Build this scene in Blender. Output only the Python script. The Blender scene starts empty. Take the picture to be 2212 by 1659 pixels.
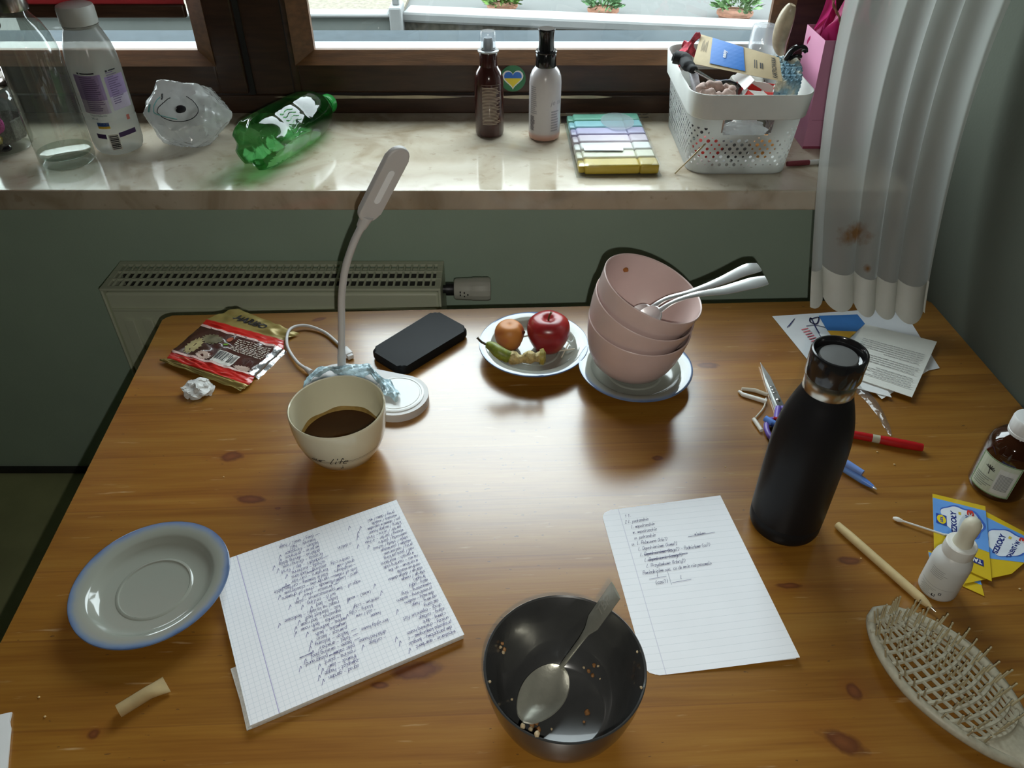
import bpy, bmesh, math, random
from mathutils import Vector, Matrix, Euler, noise
random.seed(7)
PI = math.pi
SC = bpy.context.scene
COL = SC.collection
# ------------------------------------------------------------------ camera, sky, lamp light, exposure
CAM_Z, FPX, PITCH = 1.327, 1670.0, math.radians(39.2)
TZ, SZ = 0.65, 0.787            # table top, window sill
cd = bpy.data.cameras.new('camera'); cd.sensor_fit = 'HORIZONTAL'; cd.sensor_width = 36.0
cd.lens = FPX / 2212 * 36.0; cd.clip_start = 0.01
cam = bpy.data.objects.new('camera', cd); COL.objects.link(cam)
cam.location = (0, 0, CAM_Z); cam.rotation_euler = (PI / 2 - PITCH, 0, 0); SC.camera = cam
w = bpy.data.worlds.new('overcast_sky'); SC.world = w; w.use_nodes = True
bg = w.node_tree.nodes['Background']; bg.inputs['Color'].default_value = (0.86, 0.95, 1.0, 1); bg.inputs['Strength'].default_value = 2.3
# the phone's flash, a tiny disc a few centimetres right of and below the lens
ld = bpy.data.lights.new('phone_flash', 'AREA'); ld.shape = 'DISK'; ld.size = 0.006; ld.energy = 0.60; ld.color = (1.0, 0.97, 0.88)
fl = bpy.data.objects.new('phone_flash', ld); COL.objects.link(fl)
fl.location = (0.014, -0.012, CAM_Z - 0.020); fl.rotation_euler = (PI / 2 - PITCH, 0, 0)
# daylight sampling through the window opening (portal, gives no light of its own)
ld = bpy.data.lights.new('window_daylight', 'AREA'); ld.shape = 'RECTANGLE'; ld.size = 2.2; ld.size_y = 1.5; ld.cycles.is_portal = True
wl = bpy.data.objects.new('window_daylight', ld); COL.objects.link(wl); wl.location = (-0.35, 1.62, 1.6); wl.rotation_euler = (-PI / 2, 0, 0)
SC.view_settings.view_transform = 'Standard'; SC.view_settings.look = 'None'; SC.view_settings.gamma = 1
SC.view_settings.use_curve_mapping = False; SC.view_settings.exposure = 2.3
cy = SC.cycles
cy.use_denoising = True; cy.caustics_reflective = False; cy.caustics_refractive = False; cy.sample_clamp_indirect = 4
cy.max_bounces = 10; cy.transparent_max_bounces = 16

# ------------------------------------------------------------------ photo measurements -> places in the room
CP, SP = math.cos(PITCH), math.sin(PITCH)
def ray(px, py):
    u, v = (px - 1106) / FPX, (829.5 - py) / FPX
    return Vector((u, CP + v * SP, -SP + v * CP))
def on(px, py, z=TZ):           # the point at height z seen there
    d = ray(px, py); t = (z - CAM_Z) / d.z
    return Vector((d.x * t, d.y * t, z))
def at(px, py, Y):              # the point at depth Y seen there
    d = ray(px, py); t = Y / d.y
    return Vector((d.x * t, Y, CAM_Z + d.z * t))
def ang(a, b): return math.atan2(b.y - a.y, b.x - a.x)
def away(p, r):                 # step r farther from the viewer, level
    h = Vector((p.x, p.y, 0)).normalized(); return p + h * r

# ------------------------------------------------------------------ materials
MATS = {}
def nodes_of(m):
    nt = m.node_tree; return nt, nt.nodes, nt.links
def mat(name, col, rough=0.5, metal=0.0, spec=None, coat=0.0, trans=0.0, ior=1.45, var=0.0, vscale=30.0, bump=0.0, bscale=80.0, sub=0.0, emit=None, stretch=(1, 1, 1)):
    if name in MATS: return MATS[name]
    m = bpy.data.materials.new(name); m.use_nodes = True; MATS[name] = m
    nt, N, L = nodes_of(m); b = N['Principled BSDF']
    b.inputs['Base Color'].default_value = (*col, 1); b.inputs['Roughness'].default_value = rough; b.inputs['Metallic'].default_value = metal
    b.inputs['Coat Weight'].default_value = coat; b.inputs['Transmission Weight'].default_value = trans; b.inputs['IOR'].default_value = ior
    if spec is not None: b.inputs['Specular IOR Level'].default_value = spec
    if sub: b.inputs['Subsurface Weight'].default_value = sub; b.inputs['Subsurface Radius'].default_value = (.01, .006, .004)
    if var or bump:
        tc = N.new('ShaderNodeTexCoord'); mp = N.new('ShaderNodeMapping'); mp.inputs['Scale'].default_value = stretch
        L.new(tc.outputs['Object'], mp.inputs['Vector'])
    if var:
        n = N.new('ShaderNodeTexNoise'); n.inputs['Scale'].default_value = vscale; n.inputs['Detail'].default_value = 5
        L.new(mp.outputs[0], n.inputs['Vector'])
        r = N.new('ShaderNodeValToRGB'); r.color_ramp.elements[0].position = 0.3; r.color_ramp.elements[1].position = 0.7
        r.color_ramp.elements[0].color = (*[max(0, c * (1 - var)) for c in col], 1); r.color_ramp.elements[1].color = (*[min(1, c * (1 + var)) for c in col], 1)
        L.new(n.outputs['Fac'], r.inputs['Fac']); L.new(r.outputs['Color'], b.inputs['Base Color'])
    if bump:
        n2 = N.new('ShaderNodeTexNoise'); n2.inputs['Scale'].default_value = bscale; n2.inputs['Detail'].default_value = 4
        L.new(mp.outputs[0], n2.inputs['Vector'])
        bp = N.new('ShaderNodeBump'); bp.inputs['Strength'].default_value = bump; bp.inputs['Distance'].default_value = 0.002
        L.new(n2.outputs['Fac'], bp.inputs['Height']); L.new(bp.outputs['Normal'], b.inputs['Normal'])
    return m
def thin(name, col, gloss=0.9, rough=0.03, haze=0.0, hcol=(.8, .8, .8), ior=1.45, bump=0.0, bscale=60):
    """thin clear or tinted pane, bottle wall or film: light passes, the surface mirrors at a glance, haze scatters"""
    if name in MATS: return MATS[name]
    m = bpy.data.materials.new(name); m.use_nodes = True; MATS[name] = m
    nt, N, L = nodes_of(m); N.remove(N['Principled BSDF']); out = N['Material Output']
    t = N.new('ShaderNodeBsdfTransparent'); t.inputs['Color'].default_value = (*col, 1)
    g = N.new('ShaderNodeBsdfGlossy'); g.inputs['Roughness'].default_value = rough; g.inputs['Color'].default_value = (gloss, gloss, gloss, 1)
    f = N.new('ShaderNodeLayerWeight'); f.inputs['Blend'].default_value = .5; F0 = ((ior - 1) / (ior + 1)) ** 2
    pw = N.new('ShaderNodeMath'); pw.operation = 'POWER'; pw.inputs[1].default_value = 5; L.new(f.outputs['Facing'], pw.inputs[0])
    sc = N.new('ShaderNodeMath'); sc.operation = 'MULTIPLY_ADD'; sc.inputs[1].default_value = (1 - F0) * .8; sc.inputs[2].default_value = F0; L.new(pw.outputs[0], sc.inputs[0])
    mx = N.new('ShaderNodeMixShader'); L.new(sc.outputs[0], mx.inputs[0])
    src = t.outputs[0]
    if haze:
        d = N.new('ShaderNodeBsdfDiffuse'); d.inputs['Color'].default_value = (*hcol, 1)
        tl = N.new('ShaderNodeBsdfTranslucent'); tl.inputs['Color'].default_value = (*hcol, 1)
        m1 = N.new('ShaderNodeMixShader'); m1.inputs[0].default_value = 0.5; L.new(d.outputs[0], m1.inputs[1]); L.new(tl.outputs[0], m1.inputs[2])
        m2 = N.new('ShaderNodeMixShader'); m2.inputs[0].default_value = haze; L.new(t.outputs[0], m2.inputs[1]); L.new(m1.outputs[0], m2.inputs[2]); src = m2.outputs[0]
    L.new(src, mx.inputs[1]); L.new(g.outputs[0], mx.inputs[2]); L.new(mx.outputs[0], out.inputs['Surface'])
    if bump:
        tc = N.new('ShaderNodeTexCoord'); n2 = N.new('ShaderNodeTexNoise'); n2.inputs['Scale'].default_value = bscale
        L.new(tc.outputs['Object'], n2.inputs['Vector']); bp = N.new('ShaderNodeBump'); bp.inputs['Strength'].default_value = bump; bp.inputs['Distance'].default_value = 0.004
        L.new(n2.outputs['Fac'], bp.inputs['Height']); L.new(bp.outputs['Normal'], g.inputs['Normal']); L.new(bp.outputs['Normal'], f.inputs['Normal'])
    return m

# ------------------------------------------------------------------ objects
def tag(o, label=None, cat=None, group=None, kind=None):
    if label: o['label'] = label
    if cat: o['category'] = cat
    if group: o['group'] = group
    if kind: o['kind'] = kind
    return o
def thing(name, label, cat, loc=(0, 0, 0), rz=0.0, group=None, rot=None):
    o = bpy.data.objects.new(name, None); COL.objects.link(o); o.empty_display_size = 0.02
    o.location = loc; o.rotation_euler = rot if rot else (0, 0, rz)
    return tag(o, label, cat, group)
def obj(name, bm, m, parent=None, smooth=True, loc=None, rz=0.0, rot=None, auto=40):
    me = bpy.data.meshes.new(name)
    bmesh.ops.recalc_face_normals(bm, faces=bm.faces[:])
    bm.to_mesh(me); bm.free()
    for mm in (m if isinstance(m, (list, tuple)) else [m]): me.materials.append(mm)
    if smooth:
        me.shade_smooth() if hasattr(me, 'shade_smooth') else None
        try: me.set_sharp_from_angle(angle=math.radians(auto))
        except Exception: pass
        for pg in me.polygons:             # broad flat faces stay flat between their rounded edges
            vs_ = [me.vertices[i].co for i in pg.vertices]; per = sum((a - b).length for a, b in zip(vs_, vs_[1:] + vs_[:1]))
            if pg.area > .0042 * per: pg.use_smooth = False
    o = bpy.data.objects.new(name, me); COL.objects.link(o)
    if parent: o.parent = parent
    if loc is not None: o.location = loc
    o.rotation_euler = rot if rot else (0, 0, rz)
    return o
def sobj(name, bm, m, label, cat, **k):
    group = k.pop('group', None); return tag(obj(name, bm, m, **k), label, cat, group)
def struct(name, bm, m, label=None, **k): return tag(obj(name, bm, m, **k), label, None, None, 'structure')
BM = bmesh.new
def box(bm, x0, x1, y0, y1, z0, z1, bev=0.0, seg=2, mi=0):
    r = bmesh.ops.create_cube(bm, size=1); vs = r['verts']
    for v in vs: v.co = Vector(((x0 + x1) / 2 + v.co.x * (x1 - x0), (y0 + y1) / 2 + v.co.y * (y1 - y0), (z0 + z1) / 2 + v.co.z * (z1 - z0)))
    fs = set(f for v in vs for f in v.link_faces)
    if bev:
        es = list(set(e for v in vs for e in v.link_edges))
        r2 = bmesh.ops.bevel(bm, geom=es, offset=bev, segments=seg, profile=0.5, affect='EDGES'); fs = set(r2['faces']) | set(f for f in fs if f.is_valid)
    for f in fs:
        if f.is_valid: f.material_index = mi
    return bm
def lathe(prof, seg=48, bm=None, mi=0, ripple=None, close=True):
    bm = bm or BM(); rings = []
    for r, z in prof:
        if r < 1e-6: rings.append([bm.verts.new((0, 0, z))])
        else: rings.append([bm.verts.new(((r * (1 + (ripple(2 * PI * i / seg, z) if ripple else 0))) * math.cos(2 * PI * i / seg), (r * (1 + (ripple(2 * PI * i / seg, z) if ripple else 0))) * math.sin(2 * PI * i / seg), z)) for i in range(seg)])
    for a, b in zip(rings, rings[1:]):
        for i in range(seg):
            j = (i + 1) % seg
            if len(a) == 1 and len(b) == 1: continue
            if len(a) == 1: f = bm.faces.new((a[0], b[j], b[i]))
            elif len(b) == 1: f = bm.faces.new((a[i], a[j], b[0]))
            else: f = bm.faces.new((a[i], a[j], b[j], b[i]))
            f.material_index = mi
    return bm
def spl(pts, n=8):
    """smooth curve through points (Catmull-Rom)"""
    P = [Vector(p) for p in pts]; out = []
    for i in range(len(P) - 1):
        a, b, c, d = P[max(i - 1, 0)], P[i], P[i + 1], P[min(i + 2, len(P) - 1)]
        for k in range(n):
            t = k / n
            out.append(0.5 * ((2 * b) + (c - a) * t + (2 * a - 5 * b + 4 * c - d) * t * t + (3 * b - a - 3 * c + d) * t ** 3))
    out.append(P[-1]); return out
def tube(pts, r, seg=12, bm=None, cap=True, flat=1.0, mi=0):
    """r: number or list; round sweep"""
    bm = bm or BM(); P = [Vector(p) for p in pts]; n = len(P); rings = []
    up = Vector((0, 0, 1)); t0 = (P[1] - P[0]).normalized()
    if abs(t0.dot(up)) > 0.95: up = Vector((0, 1, 0))
    nx = t0.cross(up).normalized()
    for i in range(n):
        t = (P[min(i + 1, n - 1)] - P[max(i - 1, 0)]).normalized()
        nx = (nx - t * nx.dot(t)).normalized(); ny = nx.cross(t)
        rr = r[i] if isinstance(r, (list, tuple)) else r
        rings.append([bm.verts.new(P[i] + nx * (rr * math.cos(2 * PI * k / seg)) + ny * (rr * flat * math.sin(2 * PI * k / seg))) for k in range(seg)])
    for a, b in zip(rings, rings[1:]):
        for k in range(seg):
            bm.faces.new((a[k], a[(k + 1) % seg], b[(k + 1) % seg], b[k])).material_index = mi
    if cap:
        bm.faces.new(rings[0][::-1]).material_index = mi; bm.faces.new(rings[-1]).material_index = mi
    return bm
def prism(outline, z0, z1, bm=None, mi=0, bev=0.0, seg=2):
    bm = bm or BM()
    lo = [bm.verts.new((x, y, z0)) for x, y in outline]; hi = [bm.verts.new((x, y, z1)) for x, y in outline]
    n = len(outline); fs = [bm.faces.new(lo[::-1]), bm.faces.new(hi)]
    fs += [bm.faces.new((lo[i], lo[(i + 1) % n], hi[(i + 1) % n], hi[i])) for i in range(n)]
    for f in fs: f.material_index = mi
    if bev:
        es = [e for f in fs[:2] for e in f.edges]
        bmesh.ops.bevel(bm, geom=es, offset=bev, segments=seg, profile=0.5, affect='EDGES')
    return bm
def rrect(w, h, r, n=6, cx=0, cy=0):
    o = []
    for sx, sy, a0 in ((1, 1, 0), (-1, 1, PI / 2), (-1, -1, PI), (1, -1, 1.5 * PI)):
        for k in range(n + 1):
            a = a0 + PI / 2 * k / n; o.append((cx + sx * (w / 2 - r) + r * math.cos(a), cy + sy * (h / 2 - r) + r * math.sin(a)))
    return o
def rpoly(pts, r, n=5):
    """polygon with rounded corners"""
    o = []; m = len(pts)
    for i in range(m):
        p, a, b = Vector(pts[i]).to_2d(), Vector(pts[i - 1]).to_2d(), Vector(pts[(i + 1) % m]).to_2d()
        p0, p1 = p + (a - p).normalized() * r, p + (b - p).normalized() * r
        for k in range(n + 1):
            t = k / n; q = p0 * (1 - t) ** 2 + p * 2 * t * (1 - t) + p1 * t * t; o.append((q.x, q.y))
    return o
def capsule(a, b, r, n=16):
    a, b = Vector(a).to_2d(), Vector(b).to_2d(); d = math.atan2(b.y - a.y, b.x - a.x); o = []
    for c, s in ((b, d - PI / 2), (a, d + PI / 2)):
        for k in range(n + 1):
            t = s + PI * k / n; o.append((c.x + r * math.cos(t), c.y + r * math.sin(t)))
    return o
def sheet(nx, ny, fn, bm=None, mi=0, thick=0.0):
    """grid surface fn(u,v) -> point, u,v in 0..1"""
    bm = bm or BM(); g = [[bm.verts.new(fn(i / nx, j / ny)) for i in range(nx + 1)] for j in range(ny + 1)]
    fs = []
    for j in range(ny):
        for i in range(nx):
            f = bm.faces.new((g[j][i], g[j][i + 1], g[j + 1][i + 1], g[j + 1][i])); f.material_index = mi(i / nx, j / ny) if callable(mi) else mi; fs.append(f)
    if thick:
        bm.normal_update(); bmesh.ops.solidify(bm, geom=fs, thickness=thick)
    return bm
def blob(r, sub=3, amp=0.0, fr=8.0, sc=(1, 1, 1), seed=0.0, bm=None, loc=(0, 0, 0), mi=0):
    bm = bm or BM(); vs = bmesh.ops.create_icosphere(bm, subdivisions=sub, radius=1)['verts']
    for v in vs:
        d = v.co.normalized(); k = 1 + amp * noise.noise(d * fr + Vector((seed, seed * 1.7, 3.1)))
        v.co = Vector((d.x * sc[0], d.y * sc[1], d.z * sc[2])) * r * k + Vector(loc)
        for f in v.link_faces: f.material_index = mi
    return bm
def xform(bm, M, verts=None):
    bmesh.ops.transform(bm, matrix=M, verts=verts or bm.verts[:]); return bm
def merge_into(dst, src):
    me = bpy.data.meshes.new('tmp'); src.to_mesh(me); src.free(); dst.from_mesh(me); bpy.data.meshes.remove(me); return dst
def dup(root, name=None):
    r = root.copy(); COL.objects.link(r)
    for ch in list(root.children):
        c = ch.copy(); COL.objects.link(c); c.parent = r
        for g in ch.children:
            d = g.copy(); COL.objects.link(d); d.parent = c
    return r
# printed lettering: a text laid flat as mesh in the xy plane, size = cap height roughly
def text_bm(s, size=0.01, shear=0.0, bold=0.0, align='CENTER', sx=1.0):
    c = bpy.data.curves.new('t', 'FONT'); c.body = s; c.size = size / 0.7; c.shear = shear; c.offset = bold; c.align_x = align; c.align_y = 'CENTER'; c.resolution_u = 3
    o = bpy.data.objects.new('t', c); COL.objects.link(o)
    dg = bpy.context.evaluated_depsgraph_get(); dg.update()
    me = bpy.data.meshes.new_from_object(o.evaluated_get(dg)); bm = BM(); bm.from_mesh(me)
    bpy.data.objects.remove(o); bpy.data.curves.remove(c); bpy.data.meshes.remove(me)
    if sx != 1: xform(bm, Matrix.Diagonal((sx, 1, 1, 1)))
    return bm
def rects(rs, bm=None, z=0.0, mi=0):
    """flat rectangles (x0,x1,y0,y1)"""
    bm = bm or BM()
    for x0, x1, y0, y1 in rs:
        n = max(1, int(abs(x1 - x0) / 0.004))
        for k in range(n):
            a, b = x0 + (x1 - x0) * k / n, x0 + (x1 - x0) * (k + 1) / n
            bm.faces.new([bm.verts.new(p) for p in ((a, y0, z), (b, y0, z), (b, y1, z), (a, y1, z))]).material_index = mi
    return bm
def place(bm, x, y, rz=0.0, z=0.0): return xform(bm, Matrix.Translation((x, y, z)) @ Matrix.Rotation(rz, 4, 'Z'))
def wrap(bm, rad, a0=0.0, off=0.0003):
    """lay a flat print (x along the girth, y up) round a lathe; rad: number or function of height"""
    for v in bm.verts:
        r = (rad(v.co.y) if callable(rad) else rad) + off + v.co.z; a = a0 + v.co.x / max(r, 1e-4)
        v.co = Vector((r * math.cos(a), r * math.sin(a), v.co.y))
    return bm
def rad_of(prof):
    ps = sorted(((z, r) for r, z in prof))
    def f(z):
        best = 0
        for (z0, r0), (z1, r1) in zip(ps, ps[1:]):
            if z0 <= z <= z1: best = max(best, r0 + (r1 - r0) * ((z - z0) / (z1 - z0) if z1 > z0 else 0))
        return best or ps[-1][1]
    return f
def subdiv(bm, maxlen):
    for _ in range(6):
        es = [e for e in bm.edges if e.calc_length() > maxlen]
        if not es: break
        bmesh.ops.subdivide_edges(bm, edges=es, cuts=1)
    return bm
# handwriting: single-stroke letters on a 0..4 x 0..9 grid (baseline 3, x-height 6)
GL = {'a': '36 16 04 13 33 36 33 43', 'b': '19 13 33 45 36 15', 'c': '46 16 04 13 43', 'd': '46 16 04 13 43 49 43', 'e': '05 45 36 16 04 13 43', 'f': '48 29 23|06 46', 'g': '46 16 04 13 43 46 41 10', 'h': '09 03|05 26 45 43', 'i': '26 23 33|28 29', 'j': '36 31 10|38 39', 'k': '09 03|46 04 43', 'l': '29 13 33', 'm': '06 03 05 16 25 23 25 36 45 43', 'n': '06 03 05 26 45 43', 'o': '26 04 13 33 45 26', 'p': '06 00|05 26 45 43 13', 'q': '46 16 04 13 43 46 40', 'r': '06 03 05 26 46', 's': '46 16 05 44 33 03', 't': '29 23 43|06 46', 'u': '06 03 23 46 43', 'v': '06 23 46', 'w': '06 13 26 33 46', 'x': '06 43|46 03', 'y': '06 13 33 46 41 10', 'z': '06 46 03 43', '-': '05 45', '/': '03 49', '(': '39 17 15 32', ')': '19 37 35 12', '?': '08 29 38 25|24 23', ',': '23 12', '.': '23 33', '1': '07 29 23', '2': '08 29 38 03 43', '3': '09 49 26 45 33 03', '4': '39 05 45|36 33', '5': '49 19 16 46 34 03', 'V': '06 23 59', 'T': '09 49|29 23', 'B': '03 09 39 36 06 46 43 03', 'R': '03 09 49 46 06 43', 'P': '03 09 49 46 06', 'D': '03 09 39 46 33 03', "'": '39 27'}
def ribbon(bm, pts, w):
    for a, b in zip(pts, pts[1:]):
        d = (b - a)
        if d.length < 1e-7: continue
        d.normalize(); n = Vector((-d.y, d.x, 0)) * (w / 2); e = d * (w * 0.35)
        bm.faces.new([bm.verts.new(p) for p in (a - e - n, b + e - n, b + e + n, a - e + n)])
def write(bm, s, x, y, h, w=0.0005, slope=0.0, slant=0.2, adv=1.25, seed=None):
    """pen strokes on the xy plane, h = x-height; returns the end x"""
    u = h / 3.0; cx = 0.0; rnd = random.Random(seed or s)
    for ch in s:
        if ch != ' ':
            for st in GL.get(ch, GL['o']).split('|'):
                pts = []
                for p in st.split():
                    gx, gy = int(p[0]) * 0.62, int(p[1]) - 3
                    gx += rnd.uniform(-.2, .2); gy += rnd.uniform(-.25, .25)
                    X, Y = cx + gx * u + gy * u * slant, gy * u
                    pts.append(Vector((x + X, y + Y + X * slope, 0)))
                ribbon(bm, spl(pts, 3) if len(pts) > 2 else pts, w)
        cx += u * 2.6 * adv * (0.8 if ch in 'iltj ' else 1)
    return x + cx
INK = lambda: mat('blue_ink', (.05, .055, .16), .6)
BLACK = lambda: mat('black_print', (.012, .012, .015), .55)
WHITEP = lambda: mat('white_print', (.75, .75, .72), .5)
# ================================================================== the setting
FLZ, WY, WX = -0.10, 1.40, -1.9
def RX(y): return 0.671 - (y - 1.047) * math.tan(math.radians(3.8))     # right wall runs slightly askew
WALLC = (.50, .64, .52)
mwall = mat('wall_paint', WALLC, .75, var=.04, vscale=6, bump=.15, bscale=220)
mfloor = mat('olive_linoleum', (.46, .48, .25), .45, var=.18, vscale=5, bump=.05)
mceil = mat('ceiling_paint', (.26, .26, .25), .8, var=.03, vscale=5)
mfar = mat('room_paint', (.20, .205, .18), .8, var=.04, vscale=5)
mshadow = mat('dark_shadow_gap', (.03, .03, .025), .6, var=.2)
mwood = mat('dark_window_wood', (.040, .0175, .0085), .38, var=.35, vscale=14, bump=.12, bscale=60, stretch=(1, 8, 8))
mbead = mat('window_bead_wood', (.12, .054, .020), .4, var=.3, vscale=16, bump=.1, bscale=60, stretch=(1, 8, 8))
mgap = mat('black_rubber_seal', (.012, .011, .01), .7, var=.2)
mgreyal = mat('grey_window_flashing', (.055, .07, .08), .8, spec=.1, var=.08)
mwhite_out = mat('white_painted_metal', (.33, .34, .34), .5, var=.05)

bm = box(BM(), WX - .1, 1.2, -2.2, WY + .1, FLZ - .1, FLZ); struct('floor', bm, mfloor, 'olive green floor below the table')
bm = box(BM(), WX - .1, 1.2, -2.2, 1.62, 2.45, 2.55); struct('ceiling', bm, mceil, 'pale ceiling')
bm = box(BM(), WX, .66, WY, 1.62, FLZ, SZ - .036); box(bm, WX, .66, WY, 1.62, 2.2, 2.45); box(bm, WX, -1.45, WY, 1.62, SZ - .036, 2.2)
struct('wall_back', bm, mwall, 'grey green wall under the window sill')
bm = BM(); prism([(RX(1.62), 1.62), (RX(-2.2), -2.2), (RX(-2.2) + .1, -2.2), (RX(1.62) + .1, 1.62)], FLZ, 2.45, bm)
struct('wall_right', bm, mat('side_wall_shaded', (.095, .105, .085), .9, spec=.08, var=.05, vscale=6, bump=.1, bscale=220), 'grey green wall along the right edge of the table, shade put into its colour')  # wall colour darkened to stand for the shade on this side
bm = box(BM(), WX - .1, WX, -2.2, 1.62, FLZ, 2.45); struct('wall_left', bm, mfar, 'wall left of the table')
bm = box(BM(), WX - .1, 1.1, -2.3, -2.2, FLZ, 2.45); struct('wall_front', bm, mfar, 'wall behind the viewer')
bm = box(BM(), WX, .655, WY - .012, WY, FLZ, FLZ + .014); struct('shadow_gap_back', bm, mshadow, 'thin dark strip standing for the shadow gap at the foot of the wall')  # added dark strip, stands in for the shadow line between wall and floor

# marble sill
ms = bpy.data.materials.new('beige_marble'); ms.use_nodes = True
nt, N, L = nodes_of(ms); b = N['Principled BSDF']; b.inputs['Roughness'].default_value = .09; b.inputs['IOR'].default_value = 1.55
tc = N.new('ShaderNodeTexCoord')
n1 = N.new('ShaderNodeTexNoise'); n1.inputs['Scale'].default_value = 9; n1.inputs['Detail'].default_value = 7; n1.inputs['Distortion'].default_value = 1.2
n2 = N.new('ShaderNodeTexVoronoi'); n2.inputs['Scale'].default_value = 16
n3 = N.new('ShaderNodeTexNoise'); n3.inputs['Scale'].default_value = 55; n3.inputs['Detail'].default_value = 6
for n in (n1, n2, n3): L.new(tc.outputs['Object'], n.inputs['Vector'])
r1 = N.new('ShaderNodeValToRGB'); e = r1.color_ramp.elements
e[0].position = .32; e[0].color = (.36, .29, .20, 1); e[1].position = .62; e[1].color = (.56, .50, .40, 1); k = e.new(.48); k.color = (.50, .43, .33, 1)
L.new(n1.outputs['Fac'], r1.inputs['Fac'])
r2 = N.new('ShaderNodeValToRGB'); r2.color_ramp.elements[0].position = .62; r2.color_ramp.elements[0].color = (0, 0, 0, 1); r2.color_ramp.elements[1].position = .72; r2.color_ramp.elements[1].color = (1, 1, 1, 1)
L.new(n3.outputs['Fac'], r2.inputs['Fac'])
mx = N.new('ShaderNodeMixRGB'); mx.inputs['Color2'].default_value = (.27, .19, .11, 1); L.new(r1.outputs['Color'], mx.inputs['Color1'])
mm = N.new('ShaderNodeMath'); mm.operation = 'MULTIPLY'; mm.inputs[1].default_value = .45; L.new(r2.outputs['Color'], mm.inputs[0]); L.new(mm.outputs[0], mx.inputs['Fac'])
L.new(mx.outputs['Color'], b.inputs['Base Color'])
bm = box(BM(), WX + .02, RX(1.5) - .004, 1.1494, 1.505, SZ - .0345, SZ, bev=.003)
tag(obj('window_sill', bm, ms, auto=30), 'polished beige marble window sill', 'window sill', None, 'structure')

# the window: fixed frame, sashes, panes
win = tag(thing('window_1', 'brown wooden window above the marble sill', 'window'), kind='structure')
def wpart(n, bm, m, p=win, **k): return tag(obj(n, bm, m, p, **k), kind='structure')
Y0 = 1.49
bm = box(BM(), -1.46, .60, Y0, 1.60, SZ, .822, bev=.003); box(bm, -1.46, .62, Y0, 1.60, 2.12, 2.2, bev=.003)
box(bm, .565, .64, Y0 - .012, 1.60, .822, 2.12, bev=.003); box(bm, -.4895, -.405, Y0, 1.60, .822, 2.12, bev=.003); box(bm, -1.46, -1.40, Y0, 1.60, .822, 2.12, bev=.003)
wpart('frame', bm, mwood)
def sash(x0, x1, gx0, gx1, y, gz0, name='sash'):
    t = 2.11
    bm = box(BM(), x0, gx0 - .03, y, y + .06, .828, t, bev=.004); box(bm, gx1 + .03, x1, y, y + .06, .828, t, bev=.004)
    box(bm, gx0 - .032, gx1 + .032, y, y + .06, .828, .884, bev=.004); box(bm, gx0 - .032, gx1 + .032, y, y + .06, t - .06, t, bev=.004)
    s = wpart(name, bm, mwood)
    bm = BM()                                     # glazing bead, sloping to the pane
    for (a, b_, c, d) in (((gx0 - .034, .880), (gx1 + .034, .880), (gx1, gz0), (gx0, gz0)), ((gx0 - .034, t - .04), (gx0 - .034, .880), (gx0, gz0), (gx0, t - .06)), ((gx1 + .034, .880), (gx1 + .034, t - .04), (gx1, t - .06), (gx1, gz0))):
        q = [bm.verts.new((*[p[0]], yy, p[1])) for p, yy in ((a, y - .004), (b_, y - .004), (c, y + .018), (d, y + .018))]
        bm.faces.new(q)
        q2 = [bm.verts.new((p[0], yy, p[1])) for p, yy in ((a, y + .03), (b_, y + .03), (c, y + .03), (d, y + .03))]
        bm.faces.new(q2)
        for i in range(4): bm.faces.new((q[i], q[(i + 1) % 4], q2[(i + 1) % 4], q2[i]))
    wpart('glazing_bead', bm, mbead, s)
    bm = box(BM(), gx0 - .02, gx1 + .02, y + .026, y + .029, gz0 - .015, t - .04); wpart('pane', bm, mpane, s, smooth=False)
mpane = thin('window_glass', (.96, .98, .97), gloss=.9, rough=.005, ior=1.35)
sash(-.4122, .5625, -.3665, .468, Y0 - .006, .9015)
sash(-1.395, -.4966, -1.34, -.5805, Y0 - .012, .9025)
bm = box(BM(), -.4966, -.4865, Y0 - .004, Y0 + .02, .825, 2.11); box(bm, -.414, -.404, Y0 - .001, Y0 + .02, .825, 2.11); wpart('seal', bm, mgap)
# worn pale strip along the ledge of the fixed frame
mcream = mat('worn_cream_paint', (.50, .43, .30), .6, var=.2)
for n, (xa, xb) in enumerate(((-.452, -.095), (-.03, .19))):
    bm = sheet(24, 1, lambda u, v: Vector((xa + (xb - xa) * u, Y0 - .0085, .8215 + (v - .5) * .0062 * (math.sin(PI * min(1, u * 1.02)) ** .5) * (1 + .3 * math.sin(u * 9)))), thick=.001)
    wpart('worn_strip', bm, mcream)
# outer ledge seen through the panes
bm = box(BM(), -1.46, .62, 1.60, 1.665, .855, .872, bev=.002); wpart('outer_ledge', bm, mwhite_out)
bm = box(BM(), -1.46, .62, 1.665, 1.77, .845, .866, bev=.002); wpart('flashing', bm, mgreyal)
bm = box(BM(), .50, .575, 1.565, 1.60, .86, 2.12); wpart('outer_rebate', bm, mgreyal)

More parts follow.
